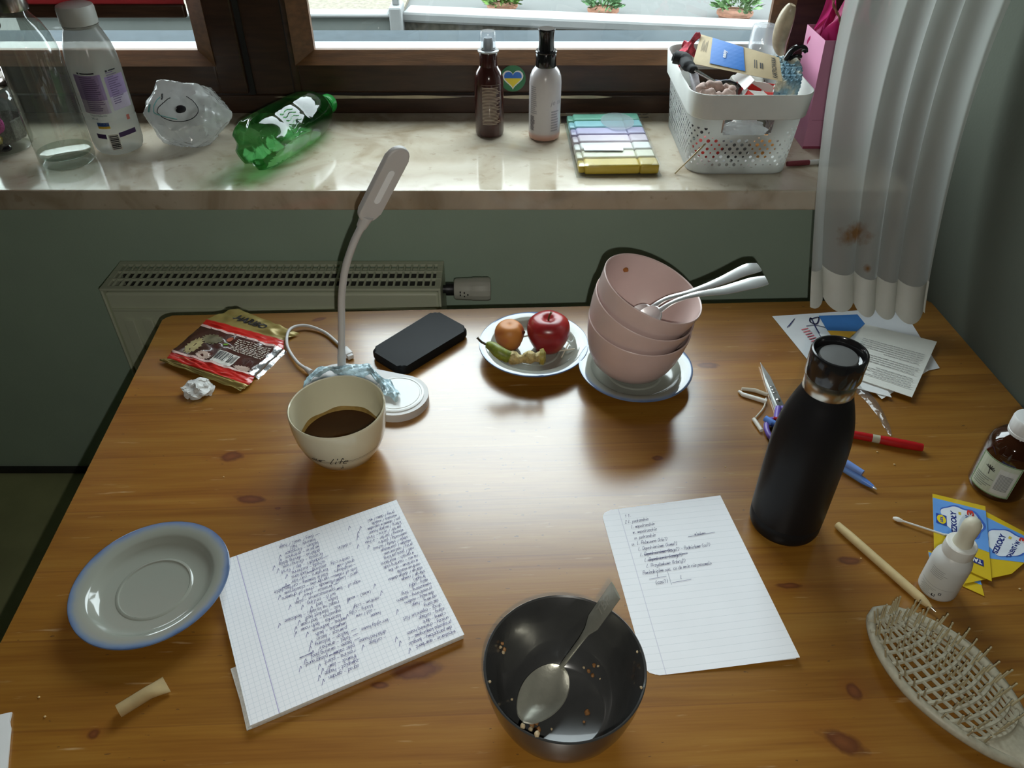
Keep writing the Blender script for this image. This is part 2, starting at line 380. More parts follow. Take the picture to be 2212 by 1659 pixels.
# ------------------------------------------------------------------ outside: courtyard with a parapet
mground = mat('courtyard_paving', (.062, .065, .063), .8, var=.10, vscale=.8)
mgrav = mat('pebble_dash', (.085, .078, .065), .9, var=.45, vscale=26, bump=.6, bscale=30)
mcop = mat('white_coping', (.15, .155, .155), .6, var=.06, vscale=4)
mmint = mat('pale_render', (.095, .105, .10), .8, var=.05, vscale=3)
bm = box(BM(), -14, 14, 1.9, 24, -1.1, -1.0); struct('courtyard_ground', bm, mground, 'pale grey courtyard ground outside the window')
facade = mat('facade_render', (.30, .30, .28), .85, var=.05)
bm = box(BM(), -14, WX, 1.62, 1.9, -1.1, 5); box(bm, .74, 14, 1.62, 1.9, -1.1, 5); box(bm, WX, .74, 1.62, 1.9, -1.1, .80); box(bm, WX, .74, 1.62, 1.9, 2.25, 5)
struct('wall_facade', bm, facade, 'outer face of the house')
def parapet(xa, ya, xb, yb, top, base, th, cw, ch, m, name, label):
    d = Vector((xb - xa, yb - ya)).normalized(); n = Vector((-d.y, d.x)); a, b_ = Vector((xa, ya)), Vector((xb, yb))
    t = tag(thing(name, label, 'low wall'), kind='structure')
    q = lambda o: [tuple(p) for p in (a - n * o, b_ - n * o, b_ + n * (th + o), a + n * (th + o))]
    tag(obj('wall_body', prism(q(0), base, top - ch), m, t), kind='structure'); tag(obj('coping', prism(q(cw), top - ch, top, bev=.02), mcop, t), kind='structure')
parapet(-.83, 6.42, 3.6, 5.70, -.20, -1.0, .12, .05, .08, mgrav, 'parapet_wall', 'pebble dashed low wall with a white coping right of the white post')
parapet(-3.8, 6.36, -.93, 6.33, -.20, -1.0, .10, .03, .035, mmint, 'parapet_wall', 'smooth pale low wall with a white coping left of the white post')
bm = box(BM(), -.93, -.835, 6.28, 6.50, -1.0, -.15, bev=.015); box(bm, -.905, -.855, 6.34, 6.40, -.15, .7, bev=.008); tag(obj('fence_post', bm, mcop), 'white post at the corner of the courtyard wall', 'post', None, 'structure')
bm = box(BM(), -7, -1.25, 9.5, 10.7, -.999, -.955); struct('gravel_bed', bm, mat('beige_gravel', (.11, .098, .075), .9, var=.3, vscale=20, bump=.5, bscale=20), 'beige gravel bed left of the white post')
bm = box(BM(), -16, 16, 24, 30, -1.1, 10.9); prism([(-16, 23.4), (16, 23.4), (16, 30.6), (-16, 30.6)], 10.9, 11.2, bm)
struct('wall_opposite', bm, mat('opposite_house', (.065, .055, .045), .85, var=.2, vscale=.5), 'house across the courtyard')
# potted plants outside
mterra = mat('terracotta', (.22, .10, .06), .8, var=.15); msoil = mat('potting_soil', (.04, .03, .02), .9, var=.3)
def leaf(bm, p, d, l, wd, rnd):
    side = d.cross(Vector((rnd.uniform(-1, 1), rnd.uniform(-1, 1), rnd.uniform(-.3, 1)))).normalized() * wd
    q = [p, p + d * l * .5 + side, p + d * l, p + d * l * .5 - side]; bm.faces.new([bm.verts.new(x) for x in q])
def pot_plant(px, py, r, h, n, leafc, label, flower=None):
    c = on(px, py, -1.0); rnd = random.Random(px)
    t = thing('potted_plant', label, 'plant', c, 0)
    obj('pot', lathe([(0, 0), (r * .85, 0), (r, r * .30), (r * 1.06, r * .30), (r * 1.06, r * .45), (r * .92, r * .45), (r * .9, r * .38), (0, r * .38)], 24), mterra, t)
    bm = BM()
    for _ in range(int(n * 1.8)):
        a, e = rnd.uniform(0, 2 * PI), rnd.uniform(.1, 1.5); d = Vector((math.cos(a) * math.cos(e), math.sin(a) * math.cos(e), math.sin(e)))
        p = Vector((0, 0, r * .42)) + Vector((d.x * r * 1.35, d.y * r * 1.35, d.z * (h + r * .75))) * rnd.uniform(.35, 1); leaf(bm, p, (d + Vector((rnd.uniform(-.5, .5), rnd.uniform(-.5, .5), rnd.uniform(-.2, .5)))).normalized(), r * .5, r * .11, rnd)
    tag(obj('foliage', bm, mat('leaf_' + str(px), leafc, .6, var=.35, vscale=40), t, smooth=False), kind='stuff')
    if flower:
        for k in range(4):
            a = k * 1.9; obj('flower', blob(r * .26, 2, .25, 5, seed=k, loc=(math.cos(a) * r * .8 + r * .5, math.sin(a) * r * .4, r * 1.1 + h * .35 * (1 + k % 2))), mat('pink_petals', (.62, .12, .28), .6, var=.2), t)
pot_plant(1085, 24, .17, .16, 420, (.10, .19, .04), 'bushy bright green plant in a terracotta pot, leftmost outside the window')
pot_plant(1302, 34, .17, .22, 300, (.10, .20, .09), 'grey green plant in a terracotta pot, middle of the three outside')
pot_plant(1585, 42, .19, .30, 320, (.10, .19, .07), 'pink flowering plant in a terracotta pot, rightmost outside', True)

# ------------------------------------------------------------------ radiator
mrad = mat('radiator_enamel', (.66, .70, .54), .4, var=.04, vscale=8)
mdark = mat('radiator_shaded_inside', (.05, .05, .042), .7, var=.15)  # enamel inside coloured dark so the grille slots look shaded
rx0, rx1, ry0, ry1, rz0, rz1 = -.79, -.137, 1.26, 1.365, .05, .534
rad = thing('radiator', 'white panel radiator with a slotted top grille under the sill', 'radiator', (rx0, ry0, rz0))
RW, RD, RH = rx1 - rx0, ry1 - ry0, rz1 - rz0
bm = box(BM(), .004, RW - .004, .003, .016, .0, RH - .012, bev=.006, seg=3)
nr = 17
for i in range(nr):                                   # pressed vertical channels of the front panel
    x = .035 + i * (RW - .07) / (nr - 1); bx = box(BM(), x - .011, x + .011, -.002, .006, .04, RH - .07, bev=.0028, seg=2); merge_into(bm, bx)
box(bm, .01, RW - .01, -.0015, .004, RH - .052, RH - .046, bev=.001)
obj('front_panel', bm, mrad, rad)
bm = box(BM(), .004, RW - .004, RD - .016, RD - .003, 0, RH - .012, bev=.004); obj('rear_panel', bm, mrad, rad)
for x in (0, RW - .005): obj('side_panel', box(BM(), x, x + .005, 0, RD, .01, RH - .004, bev=.002), mrad, rad)
bm = BM()
for y0, y1 in ((0, .012), (.036, .0405), (.064, .0685), (RD - .014, RD)): box(bm, 0, RW, y0, y1, RH - .006, RH, bev=.0012)
ns = 45
for i in range(ns + 1):
    x = .006 + i * (RW - .012) / ns; box(bm, x - (.006 if i in (0, ns) else .0021), x + (.006 if i in (0, ns) else .0021), .01, RD - .01, RH - .0055, RH - .0005, bev=.001)
obj('top_grille', bm, mrad, rad)
bm = box(BM(), .006, RW - .006, .017, .020, .02, RH - .02)
for i in range(0, 60): box(bm, .012 + i * (RW - .024) / 59, .0135 + i * (RW - .024) / 59, .018, RD - .018, .03, RH - .06)
box(bm, .006, RW - .006, RD - .02, RD - .017, .02, RH - .02)
obj('convector_fins', bm, mdark, rad)
vv = thing('radiator_valve', 'thermostatic valve', None, (RW + .0, .052, RH - .033)); vv.parent = rad; del vv['label']
Mx = Matrix.Rotation(PI / 2, 4, 'Y')
obj('nut', xform(lathe([(0, 0), (.0085, 0), (.0085, .006), (.013, .006), (.013, .02), (.011, .024), (0, .024)], 12), Mx), mat('dark_valve_metal', (.05, .05, .055), .4, .6, var=.2), vv)
obj('thermostat_head', xform(lathe([(r * 1.16, z * 1.14) for r, z in [(0, .02), (.017, .02), (.0185, .023), (.0195, .045), (.0195, .05), (.0205, .052), (.0205, .079), (.018, .083), (0, .084)]], 40, ripple=lambda a, z: (-.05 if z > .051 and math.sin(a * 14) > .35 else 0)), Mx), mat('valve_plastic', (.62, .63, .56), .45, var=.04), vv)
bm = BM()
for i, (x, y) in enumerate(((.030, -.002), (.030, .004), (.037, -.005), (.037, .003), (.043, -.001))): rects([(x, x + .002, y, y + .004)], bm)
for v in bm.verts: v.co = Vector((v.co.x * 1.14, -math.sqrt(.0229 ** 2 - v.co.y ** 2) - .0003, v.co.y))
obj('scale_marks', bm, BLACK(), vv, smooth=False)

# ------------------------------------------------------------------ blind on the left sash
bl = thing('roller_blind', 'red fabric blind with a dark brown bottom bar on the left window', 'blind', (-1.37, 1.452, .968))
obj('fabric', box(BM(), 0, .80, .006, .0085, .02, 1.12), thin('red_blind_fabric', (.7, .2, .2), gloss=.1, rough=.8, haze=.97, hcol=(.34, .085, .09), ior=1.1), bl)
obj('bottom_bar', box(BM(), 0, .80, 0, .014, 0, .022, bev=.003), mat('blind_bar_wood', (.06, .025, .012), .4, var=.3, vscale=20, stretch=(1, 10, 10)), bl)
# sticker on the sash rail
sk = at(1108, 172, Y0 - .0075)
st = thing('heart_sticker', 'round green sticker with a blue and yellow heart on the window frame', 'sticker', (sk.x, Y0 - .0072, sk.z + .002), rot=(PI / 2, 0, 0))
obj('backing', prism([(.024 * math.cos(a * PI / 20), .024 * math.sin(a * PI / 20)) for a in range(40)], 0, .0004), mat('sticker_green', (.02, .16, .06), .35, var=.1), st)
def heart(s, n=40):
    o = []
    for k in range(n):
        t = 2 * PI * k / n; o.append((s * 16 * math.sin(t) ** 3 / 16, s * (13 * math.cos(t) - 5 * math.cos(2 * t) - 2 * math.cos(3 * t) - math.cos(4 * t)) / 16))
    return o
obj('heart_border', prism(heart(.0195), .0004, .0006), WHITEP(), st)
H = heart(.0165)
for nm, sg, c in (('upper_half', 1, (.03, .16, .55)), ('lower_half', -1, (.75, .60, .04))):
    bm = prism(H, .0006, .0008)
    bmesh.ops.bisect_plane(bm, geom=bm.verts[:] + bm.edges[:] + bm.faces[:], plane_co=(0, .0005, 0), plane_no=(0, -sg, 0), clear_outer=True)
    obj(nm, bm, mat('heart_' + nm, c, .4, var=.06), st, smooth=False)
# ================================================================== the table
def wood_table():
    m = bpy.data.materials.new('varnished_pine'); m.use_nodes = True; nt, N, L = nodes_of(m); b = N['Principled BSDF']
    b.inputs['Roughness'].default_value = .34; b.inputs['IOR'].default_value = 1.5; b.inputs['Coat Weight'].default_value = .85; b.inputs['Coat Roughness'].default_value = .215; b.inputs['Coat IOR'].default_value = 1.67; b.inputs['Specular IOR Level'].default_value = .35
    tc = N.new('ShaderNodeTexCoord'); mp = N.new('ShaderNodeMapping'); mp.inputs['Rotation'].default_value = (0, 0, -math.radians(2.4)); L.new(tc.outputs['Object'], mp.inputs['Vector'])
    sp = N.new('ShaderNodeSeparateXYZ'); L.new(mp.outputs[0], sp.inputs[0])
    def math_(op, a, b_=None, clamp=False):
        n = N.new('ShaderNodeMath'); n.operation = op; n.use_clamp = clamp
        for i, v in enumerate((a, b_)):
            if v is None: continue
            if isinstance(v, (int, float)): n.inputs[i].default_value = v
            else: L.new(v, n.inputs[i])
        return n.outputs[0]
    def mix(fac, c1, c2, mode='MIX'):
        n = N.new('ShaderNodeMixRGB'); n.blend_type = mode
        for k, v in (('Fac', fac), ('Color1', c1), ('Color2', c2)):
            if isinstance(v, (int, float)): n.inputs[k].default_value = v
            elif isinstance(v, tuple): n.inputs[k].default_value = (*v, 1)
            else: L.new(v, n.inputs[k])
        return n.outputs[0]
    def scaled(s, src=None):
        n = N.new('ShaderNodeMapping'); n.inputs['Scale'].default_value = s; L.new(src or mp.outputs[0], n.inputs['Vector']); return n.outputs[0]
    # planks: tone by band across the table
    pl = N.new('ShaderNodeValToRGB'); pl.color_ramp.interpolation = 'CONSTANT'
    seams = [(0, .92), (.085, 1.05), (.19, .95), (.30, 1.04), (.40, .97), (.50, 1.06), (.605, .98), (.70, .92), (.745, 1.16), (.80, .93), (.87, .86), (.95, .80)]
    for i, (p, t) in enumerate(seams):
        e = pl.color_ramp.elements[i] if i < 2 else pl.color_ramp.elements.new(p)
        e.position = p; e.color = (t * .5, t * .5, t * .5, 1)
    yn = math_('DIVIDE', math_('ADD', sp.outputs['Y'], .42), .84); L.new(yn, pl.inputs['Fac'])
    # per-plank shift of the grain
    sh = N.new('ShaderNodeCombineXYZ'); L.new(math_('MULTIPLY', pl.outputs['Color'], 37.0), sh.inputs['X'])
    va = N.new('ShaderNodeVectorMath'); va.operation = 'ADD'; L.new(mp.outputs[0], va.inputs[0]); L.new(sh.outputs[0], va.inputs[1])
    # knots in the board
    KN = [(500, 986, .016, .0095, 0), (542, 1078, .021, .007, -.1), (1530, 790, .017, .008, 0), (1420, 990, .008, .005, 0), (1845, 1494, .0075, .009, 0), (1822, 1604, .024, .010, -.5), (202, 1585, .007, .006, .5), (1838, 1211, .016, .006, 0), (900, 1448, .028, .010, .1), (1702, 1265, .015, .004, 0), (600, 1098, .004, .002, 0), (1108, 931, .004, .0025, 0), (1300, 1570, .003, .002, 0), (688, 690, .013, .005, .4), (820, 1480, .01, .004, 0)]
    knot = None; dist = None
    wv = N.new('ShaderNodeTexNoise'); wv.inputs['Scale'].default_value = 70; L.new(mp.outputs[0], wv.inputs['Vector'])
    for px, py, a, c, rot in KN:
        p = on(px, py) - Vector(TC)
        mpn = N.new('ShaderNodeMapping'); mpn.vector_type = 'TEXTURE'; mpn.inputs['Location'].default_value = (p.x, p.y, 0); mpn.inputs['Rotation'].default_value = (0, 0, rot); mpn.inputs['Scale'].default_value = (a, c, 1000)
        L.new(tc.outputs['Object'], mpn.inputs['Vector'])
        ln = N.new('ShaderNodeVectorMath'); ln.operation = 'LENGTH'; L.new(mpn.outputs[0], ln.inputs[0])
        dist = ln.outputs['Value'] if dist is None else math_('MINIMUM', dist, ln.outputs['Value'])
    dist = math_('ADD', dist, math_('MULTIPLY', math_('SUBTRACT', wv.outputs['Fac'], .5), .9))
    kr = N.new('ShaderNodeValToRGB'); kr.color_ramp.elements[0].position = .62; kr.color_ramp.elements[0].color = (1, 1, 1, 1); kr.color_ramp.elements[1].position = 1.0; kr.color_ramp.elements[1].color = (0, 0, 0, 1); L.new(dist, kr.inputs['Fac'])
    halo = N.new('ShaderNodeValToRGB'); halo.color_ramp.elements[0].position = .3; halo.color_ramp.elements[0].color = (1, 1, 1, 1); halo.color_ramp.elements[1].position = 1.0; halo.color_ramp.elements[1].color = (0, 0, 0, 1); L.new(math_('DIVIDE', dist, 2.4), halo.inputs['Fac'])
    # grain
    g1 = N.new('ShaderNodeTexNoise'); g1.inputs['Scale'].default_value = 1; g1.inputs['Detail'].default_value = 8; g1.inputs['Distortion'].default_value = .8; L.new(scaled((3.2, 46, 30), va.outputs[0]), g1.inputs['Vector'])
    g2 = N.new('ShaderNodeTexNoise'); g2.inputs['Scale'].default_value = 1; g2.inputs['Detail'].default_value = 3; L.new(scaled((12, 420, 60), va.outputs[0]), g2.inputs['Vector'])
    g3 = N.new('ShaderNodeTexNoise'); g3.inputs['Scale'].default_value = 2.2; g3.inputs['Detail'].default_value = 4; L.new(scaled((1, 3, 1), va.outputs[0]), g3.inputs['Vector'])
    cr = N.new('ShaderNodeValToRGB'); e = cr.color_ramp.elements
    e[0].position = .30; e[0].color = (.185, .068, .008, 1); e[1].position = .72; e[1].color = (.33, .165, .029, 1); k = e.new(.52); k.color = (.265, .118, .0155, 1)
    L.new(math_('ADD', math_('MULTIPLY', g1.outputs['Fac'], .72), math_('MULTIPLY', g2.outputs['Fac'], .28)), cr.inputs['Fac'])
    c = mix(1.0, cr.outputs['Color'], mix(1.0, pl.outputs['Color'], (2.0, 2.0, 2.0), 'MULTIPLY'), 'MULTIPLY')
    c = mix(math_('MULTIPLY', math_('SUBTRACT', g3.outputs['Fac'], .42), .9, True), c, (.25, .092, .014))
    c = mix(math_('MULTIPLY', halo.outputs['Color'], .38), c, (.22, .07, .01))
    kc_ = N.new('ShaderNodeValToRGB'); kc_.color_ramp.elements[0].position = .1; kc_.color_ramp.elements[0].color = (.17, .055, .017, 1); kc_.color_ramp.elements[1].position = .85; kc_.color_ramp.elements[1].color = (.075, .017, .005, 1); L.new(dist, kc_.inputs['Fac'])
    c = mix(math_('MULTIPLY', kr.outputs['Color'], .9), c, kc_.outputs['Color'])
    # seams
    smn = None
    for p, t in seams[1:]:
        d = math_('ABSOLUTE', math_('SUBTRACT', yn, p)); smn = d if smn is None else math_('MINIMUM', smn, d)
    c = mix(math_('MULTIPLY', math_('LESS_THAN', smn, .0010), .45), c, (.16, .055, .01))
    # dents and specks where people write
    s1 = N.new('ShaderNodeTexNoise'); s1.inputs['Scale'].default_value = 1; s1.inputs['Detail'].default_value = 2; L.new(scaled((95, 260, 50)), s1.inputs['Vector'])
    s2 = N.new('ShaderNodeTexNoise'); s2.inputs['Scale'].default_value = 4; L.new(mp.outputs[0], s2.inputs['Vector'])
    cen = N.new('ShaderNodeMapping'); cen.vector_type = 'TEXTURE'; q = on(1130, 1050) - Vector(TC); cen.inputs['Location'].default_value = q; cen.inputs['Scale'].default_value = (.22, .26, 100); L.new(tc.outputs['Object'], cen.inputs['Vector'])
    ln = N.new('ShaderNodeVectorMath'); ln.operation = 'LENGTH'; L.new(cen.outputs[0], ln.inputs[0])
    zone = math_('SUBTRACT', 1.05, ln.outputs['Value'], True)
    spk = math_('MULTIPLY', math_('GREATER_THAN', math_('ADD', s1.outputs['Fac'], math_('MULTIPLY', zone, .055)), .745), .8)
    c = mix(spk, c, (.09, .04, .015))
    # pale scuffs
    s4 = N.new('ShaderNodeTexNoise'); s4.inputs['Scale'].default_value = 1; s4.inputs['Detail'].default_value = 4; L.new(scaled((16, 150, 40)), s4.inputs['Vector'])
    c = mix(math_('MULTIPLY', math_('SUBTRACT', s4.outputs['Fac'], .66), 5.0, True), c, (.62, .44, .24))
    L.new(c, b.inputs['Base Color'])
    bp = N.new('ShaderNodeBump'); bp.inputs['Strength'].default_value = .22; bp.inputs['Distance'].default_value = .001
    L.new(math_('SUBTRACT', math_('ADD', math_('MULTIPLY', g2.outputs['Fac'], .35), math_('MULTIPLY', g1.outputs['Fac'], .25)), math_('MULTIPLY', spk, .8)), bp.inputs['Height']); L.new(bp.outputs['Normal'], b.inputs['Normal'])
    rr = math_('ADD', .30, math_('MULTIPLY', s2.outputs['Fac'], .12)); L.new(rr, b.inputs['Roughness'])
    return m
TC = (.06, .62, TZ)
BL, BR = on(355, 682), on(2010, 645)
dl = Vector((math.sin(math.radians(3.79)), -math.cos(math.radians(3.79)), 0))
FL_, FR_ = BL + dl * .84, BR + dl * .84 + Vector((-.012, 0, 0))
BR = BR + Vector((-.004, 0, 0))
tb = thing('table', 'varnished orange pine table with knots', 'table', TC)
mw = wood_table()
pts = [(p.x - TC[0], p.y - TC[1]) for p in (BL, FL_, FR_, BR)]
obj('tabletop', prism(rpoly(pts, .012), -.028, 0, bev=.003), mw, tb, auto=30)
inn = [Vector(p) * .9 for p in pts]
bm = BM()
for a, b_ in zip(inn, inn[1:] + inn[:1]):
    d = (b_ - a).normalized(); n = Vector((-d.y, d.x)) * .011
    prism([tuple(a - n), tuple(b_ - n), tuple(b_ + n), tuple(a + n)], -.12, -.028, bm)
obj('apron', bm, mw, tb, auto=30)
for p in inn:
    q = Vector(p) * .96; obj('leg', box(BM(), q.x - .03, q.x + .03, q.y - .03, q.y + .03, FLZ - TZ, -.028, bev=.004), mw, tb)

# ------------------------------------------------------------------ saucers
mglaze = mat('cream_glaze', (.50, .50, .42), .12, var=.05, vscale=25)
mblue = mat('blue_glaze_rim', (.10, .17, .34), .14, var=.35, vscale=40)
def saucer_mat(i):
    """cream stoneware glaze shading into a brushed blue band at the lip"""
    m = bpy.data.materials.new('stoneware_glaze'); m.use_nodes = True; nt, N, L = nodes_of(m); b = N['Principled BSDF']; b.inputs['Roughness'].default_value = .10; b.inputs['Coat Weight'].default_value = .3
    tc = N.new('ShaderNodeTexCoord'); mp = N.new('ShaderNodeMapping'); mp.inputs['Scale'].default_value = (1, 1, 0); L.new(tc.outputs['Object'], mp.inputs['Vector'])
    ln = N.new('ShaderNodeVectorMath'); ln.operation = 'LENGTH'; L.new(mp.outputs[0], ln.inputs[0])
    ns = N.new('ShaderNodeTexNoise'); ns.inputs['Scale'].default_value = 45; L.new(tc.outputs['Object'], ns.inputs['Vector'])
    ad = N.new('ShaderNodeMath'); ad.operation = 'MULTIPLY_ADD'; ad.inputs[1].default_value = .006; L.new(ns.outputs['Fac'], ad.inputs[0]); L.new(ln.outputs['Value'], ad.inputs[2])
    r = N.new('ShaderNodeValToRGB'); e = r.color_ramp.elements; e[0].position = .0735; e[0].color = (.29, .305, .265, 1); e[1].position = .081; e[1].color = (.075, .13, .26, 1)
    k = e.new(.0775); k.color = (.20, .27, .40, 1)
    L.new(ad.outputs[0], r.inputs['Fac']); L.new(r.outputs['Color'], b.inputs['Base Color']); return m
msauc = saucer_mat(0)
SAUC = [(0, .004), (.030, .004), (.0305, .0), (.034, .0), (.036, .004), (.050, .0075), (.062, .0145), (.0775, .020), (.0785, .0212), (.0782, .0224), (.0770, .0228), (.063, .0195), (.0605, .0180), (.057, .0125), (.050, .0098), (.0385, .0088), (.0375, .0096), (.0355, .0098), (.0345, .0086), (.030, .0080), (0, .0078)]
def saucer(x, y, z, label, rot=None):
    return sobj('saucer', lathe(SAUC, 72), msauc, label, 'plate', loc=(x, y, z), rot=rot, group='blue rimmed saucers')
saucer(-.368, .484, TZ + .0014, 'empty saucer with a blue rim beside the squared notebook', rot=(0, math.radians(-1.6), 0))
saucer(.031, .897, TZ, 'blue rimmed saucer holding fruit in front of the wall')
saucer(.1706, .8445, TZ, 'blue rimmed saucer under the stack of pink bowls')

# ------------------------------------------------------------------ bowls
BOWL_O = [(0, .002), (.032, .002), (.033, 0), (.0355, 0), (.0365, .004), (.0445, .0075), (.0525, .0155), (.0590, .028), (.0635, .043), (.0668, .060), (.0688, .078)]
BOWL_I = [(.0690, .0805), (.0682, .0815), (.0668, .0803), (.0638, .060), (.0604, .043), (.0558, .029), (.0498, .0180), (.0440, .0115), (.040, .0088), (.038, .0078), (0, .0075)]
mpink = mat('pink_stoneware', (.66, .50, .47), .42, var=.04, vscale=30, coat=.15)
mchar = mat('charcoal_glaze', (.042, .043, .043), .24, var=.15, vscale=30, coat=.4)
def bowl(m, label, M, group=None):
    o = sobj('bowl', lathe(BOWL_O + BOWL_I, 80), m, label, 'bowl', group=group); o.matrix_world = M; return o
def tilted(rc, right, fwd):
    return Matrix.Translation(rc) @ Matrix.Rotation(math.radians(right), 4, 'Y') @ Matrix.Rotation(math.radians(fwd), 4, 'X') @ Matrix.Translation((0, 0, -.0805))
bowl(mpink, 'pink bowl at the bottom of the stack, standing on the saucer', tilted(Vector((.1695, .8445, .7455)), 7, 5), 'stacked pink bowls')
bowl(mpink, 'middle pink bowl of the tilted stack', tilted(Vector((.1735, .8445, .7725)), 17, 6), 'stacked pink bowls')
B3 = tilted(Vector((.1815, .846, .7965)), 20, 4)
b3 = bowl(mpink, 'top pink bowl of the stack, with two spoons in it', B3, 'stacked pink bowls')
ms_ = mat('dried_food', (.42, .15, .03), .5, var=.3)
for a, z, s in ((1.95, .058, .0042), (3.05, .034, .003)):
    r = .0632 if z > .05 else .0572
    obj('food_stain', blob(s, 2, .25, 4, (1, 1, .8), loc=(r * math.cos(a), r * math.sin(a), z)), ms_, b3)
rimc = (on(1040, 1455, .7315) + on(1402, 1450, .7315)) / 2
dby = (on(1220, 1285, .7315).y + on(1220, 1606, .7315).y) / 2
DB = Vector((rimc.x, dby, TZ))
gb = bowl(mchar, 'dark grey bowl with a spoon and leftover buckwheat', Matrix.Translation(DB))
# leftovers in the grey bowl
mgrain = mat('buckwheat', (.24, .115, .04), .55, var=.35, vscale=300); mgrainl = mat('pale_grain', (.42, .33, .20), .6, var=.3, vscale=300)
inner = rad_of(BOWL_I)
def crumb(px, py, s, pale=False, zz=None):
    # drop onto the bowl's inner surface along the sight line
    d = ray(px, py); o_ = Vector((0, 0, CAM_Z)); t = .3
    while t < 2:
        p = o_ + d * t - DB; h = math.hypot(p.x, p.y)
        if p.z < .0815 and (p.z <= .0078 or h > inner(p.z) - .0005): break
        t += .0006
    p = o_ + d * (t - .001) - DB; k = random.uniform(0, 9)
    bm = blob(s, 2, .35, 2.2, (1, .85, .8), seed=k); p = p + Vector((-p.x, -p.y, .02)).normalized() * s * .6
    sobj('buckwheat_grain', bm, mgrainl if pale else mgrain, 'small cooked buckwheat grain left inside the dark grey bowl', 'crumb', loc=p + DB, rot=(k, k * 2, k), group='buckwheat left in the grey bowl')
for px, py, s, pl_ in ((1083, 1389, .0018, 0), (1087, 1402, .0022, 0), (1079, 1397, .0018, 1), (1085, 1408, .002, 1), (1285, 1436, .0022, 0), (1293, 1438, .0014, 1), (1273, 1448, .0022, 0), (1282, 1458, .0022, 0), (1262, 1441, .0014, 1), (1272, 1541, .0032, 0), (1146, 1569, .003, 0), (1155, 1563, .0034, 0), (1144, 1578, .0028, 1), (1160, 1582, .0032, 0), (1158, 1591, .0028, 1), (1195, 1491, .0024, 0), (1104, 1511, .0014, 1), (1263, 1561, .0015, 0), (1191, 1577, .0012, 1), (1297, 1466, .001, 1), (1056, 1473, .0014, 1), (1387, 1486, .0014, 1), (1378, 1408, .0012, 1), (1127, 1572, .0024, 1), (1182, 1519, .002, 0)):
    crumb(px, py, s, bool(pl_))

# ------------------------------------------------------------------ spoons
msteel = mat('worn_steel', (.46, .46, .39), .30, .65, var=.12, vscale=60, bump=.08, bscale=300)
msteel2 = mat('bright_steel', (.78, .79, .78), .30, .8, var=.05, vscale=60)
def spoon(name, label, path, widths, thick, bowl_len, bowl_w, m, depth=.006, up=Vector((0, 0, 1)), tip=None, group=None):
    """path: handle points from the bowl's neck to the end; the bowl hangs before the first point"""
    P = spl(path, 6); t = (P[0] - P[1]).normalized(); n = len(P)
    root = thing(name, label, 'spoon', path[0], group=group)
    side = t.cross(up).normalized(); bm = BM(); rows = []
    for i, p in enumerate(P):
        f = i / (n - 1) * (len(widths) - 1); k = min(int(f), len(widths) - 2); wd = widths[k] + (widths[k + 1] - widths[k]) * (f - k)
        tt = (P[min(i + 1, n - 1)] - P[max(i - 1, 0)]).normalized(); s = tt.cross(up).normalized(); nn = s.cross(tt)
        rows.append([bm.verts.new(p - path[0] + s * wd * c + nn * thick * h) for c, h in ((-.5, .15), (-.3, .5), (.3, .5), (.5, .15), (.5, -.15), (.3, -.5), (-.3, -.5), (-.5, -.15))])
    for a, b_ in zip(rows, rows[1:]):
        for k in range(8): bm.faces.new((a[k], a[(k + 1) % 8], b_[(k + 1) % 8], b_[k]))
    bm.faces.new(rows[0]); bm.faces.new(rows[-1][::-1])
    h = obj('handle', bm, m, root)
    if tip is not None: t = (tip - path[0]).normalized(); side = t.cross(up).normalized()
    nn = side.cross(t) * -1
    nn = nn if nn.z > 0 else -nn
    def bp(u, v):
        r = math.sin(PI * min(1, max(0, u * .992 + .008))) ** .5 * (1.04 - .12 * u) * bowl_w / 2
        x = (v - .5) * 2
        return t * (u * bowl_len - .002) + side * x * r + nn * (-depth * (1 - x * x) * math.sin(PI * min(1, u * .95 + .03)) ** .8)
    obj('bowl', sheet(28, 14, bp, thick=.0012), m, root)
    return root, h
sp0 = [on(1211, 1442, .6680), on(1245, 1396, .6965), on(1268, 1364, .7165), on(1290, 1332, .7345), on(1330, 1275, .7665)]
tip = on(1128, 1562, .6690)
r_, h_ = spoon('teaspoon', 'worn steel spoon lying in the dark grey bowl', sp0, (.0055, .0052, .0058, .0080, .0165, .0178, .0182), .0022, (sp0[0] - tip).length * 1.02, .042, msteel, depth=.0070, tip=tip)
# raised letters on the handle end
d = (sp0[4] - sp0[3]).normalized(); s = d.cross(Vector((0, 0, 1))).normalized(); nrm = s.cross(d).normalized()
bm = text_bm('TBP', .0085, bold=.0002); bm2 = xform(bm, Matrix((( d.x, -s.x, nrm.x, 0), (d.y, -s.y, nrm.y, 0), (d.z, -s.z, nrm.z, 0), (0, 0, 0, 1))))
c0 = sp0[3].lerp(sp0[4], .42) - sp0[0] + nrm * .00135
fs = xform(bm2, Matrix.Translation(c0)); obj('raised_letters', fs, mat('letter_steel', (.50, .49, .42), .35, .6, var=.1), r_)
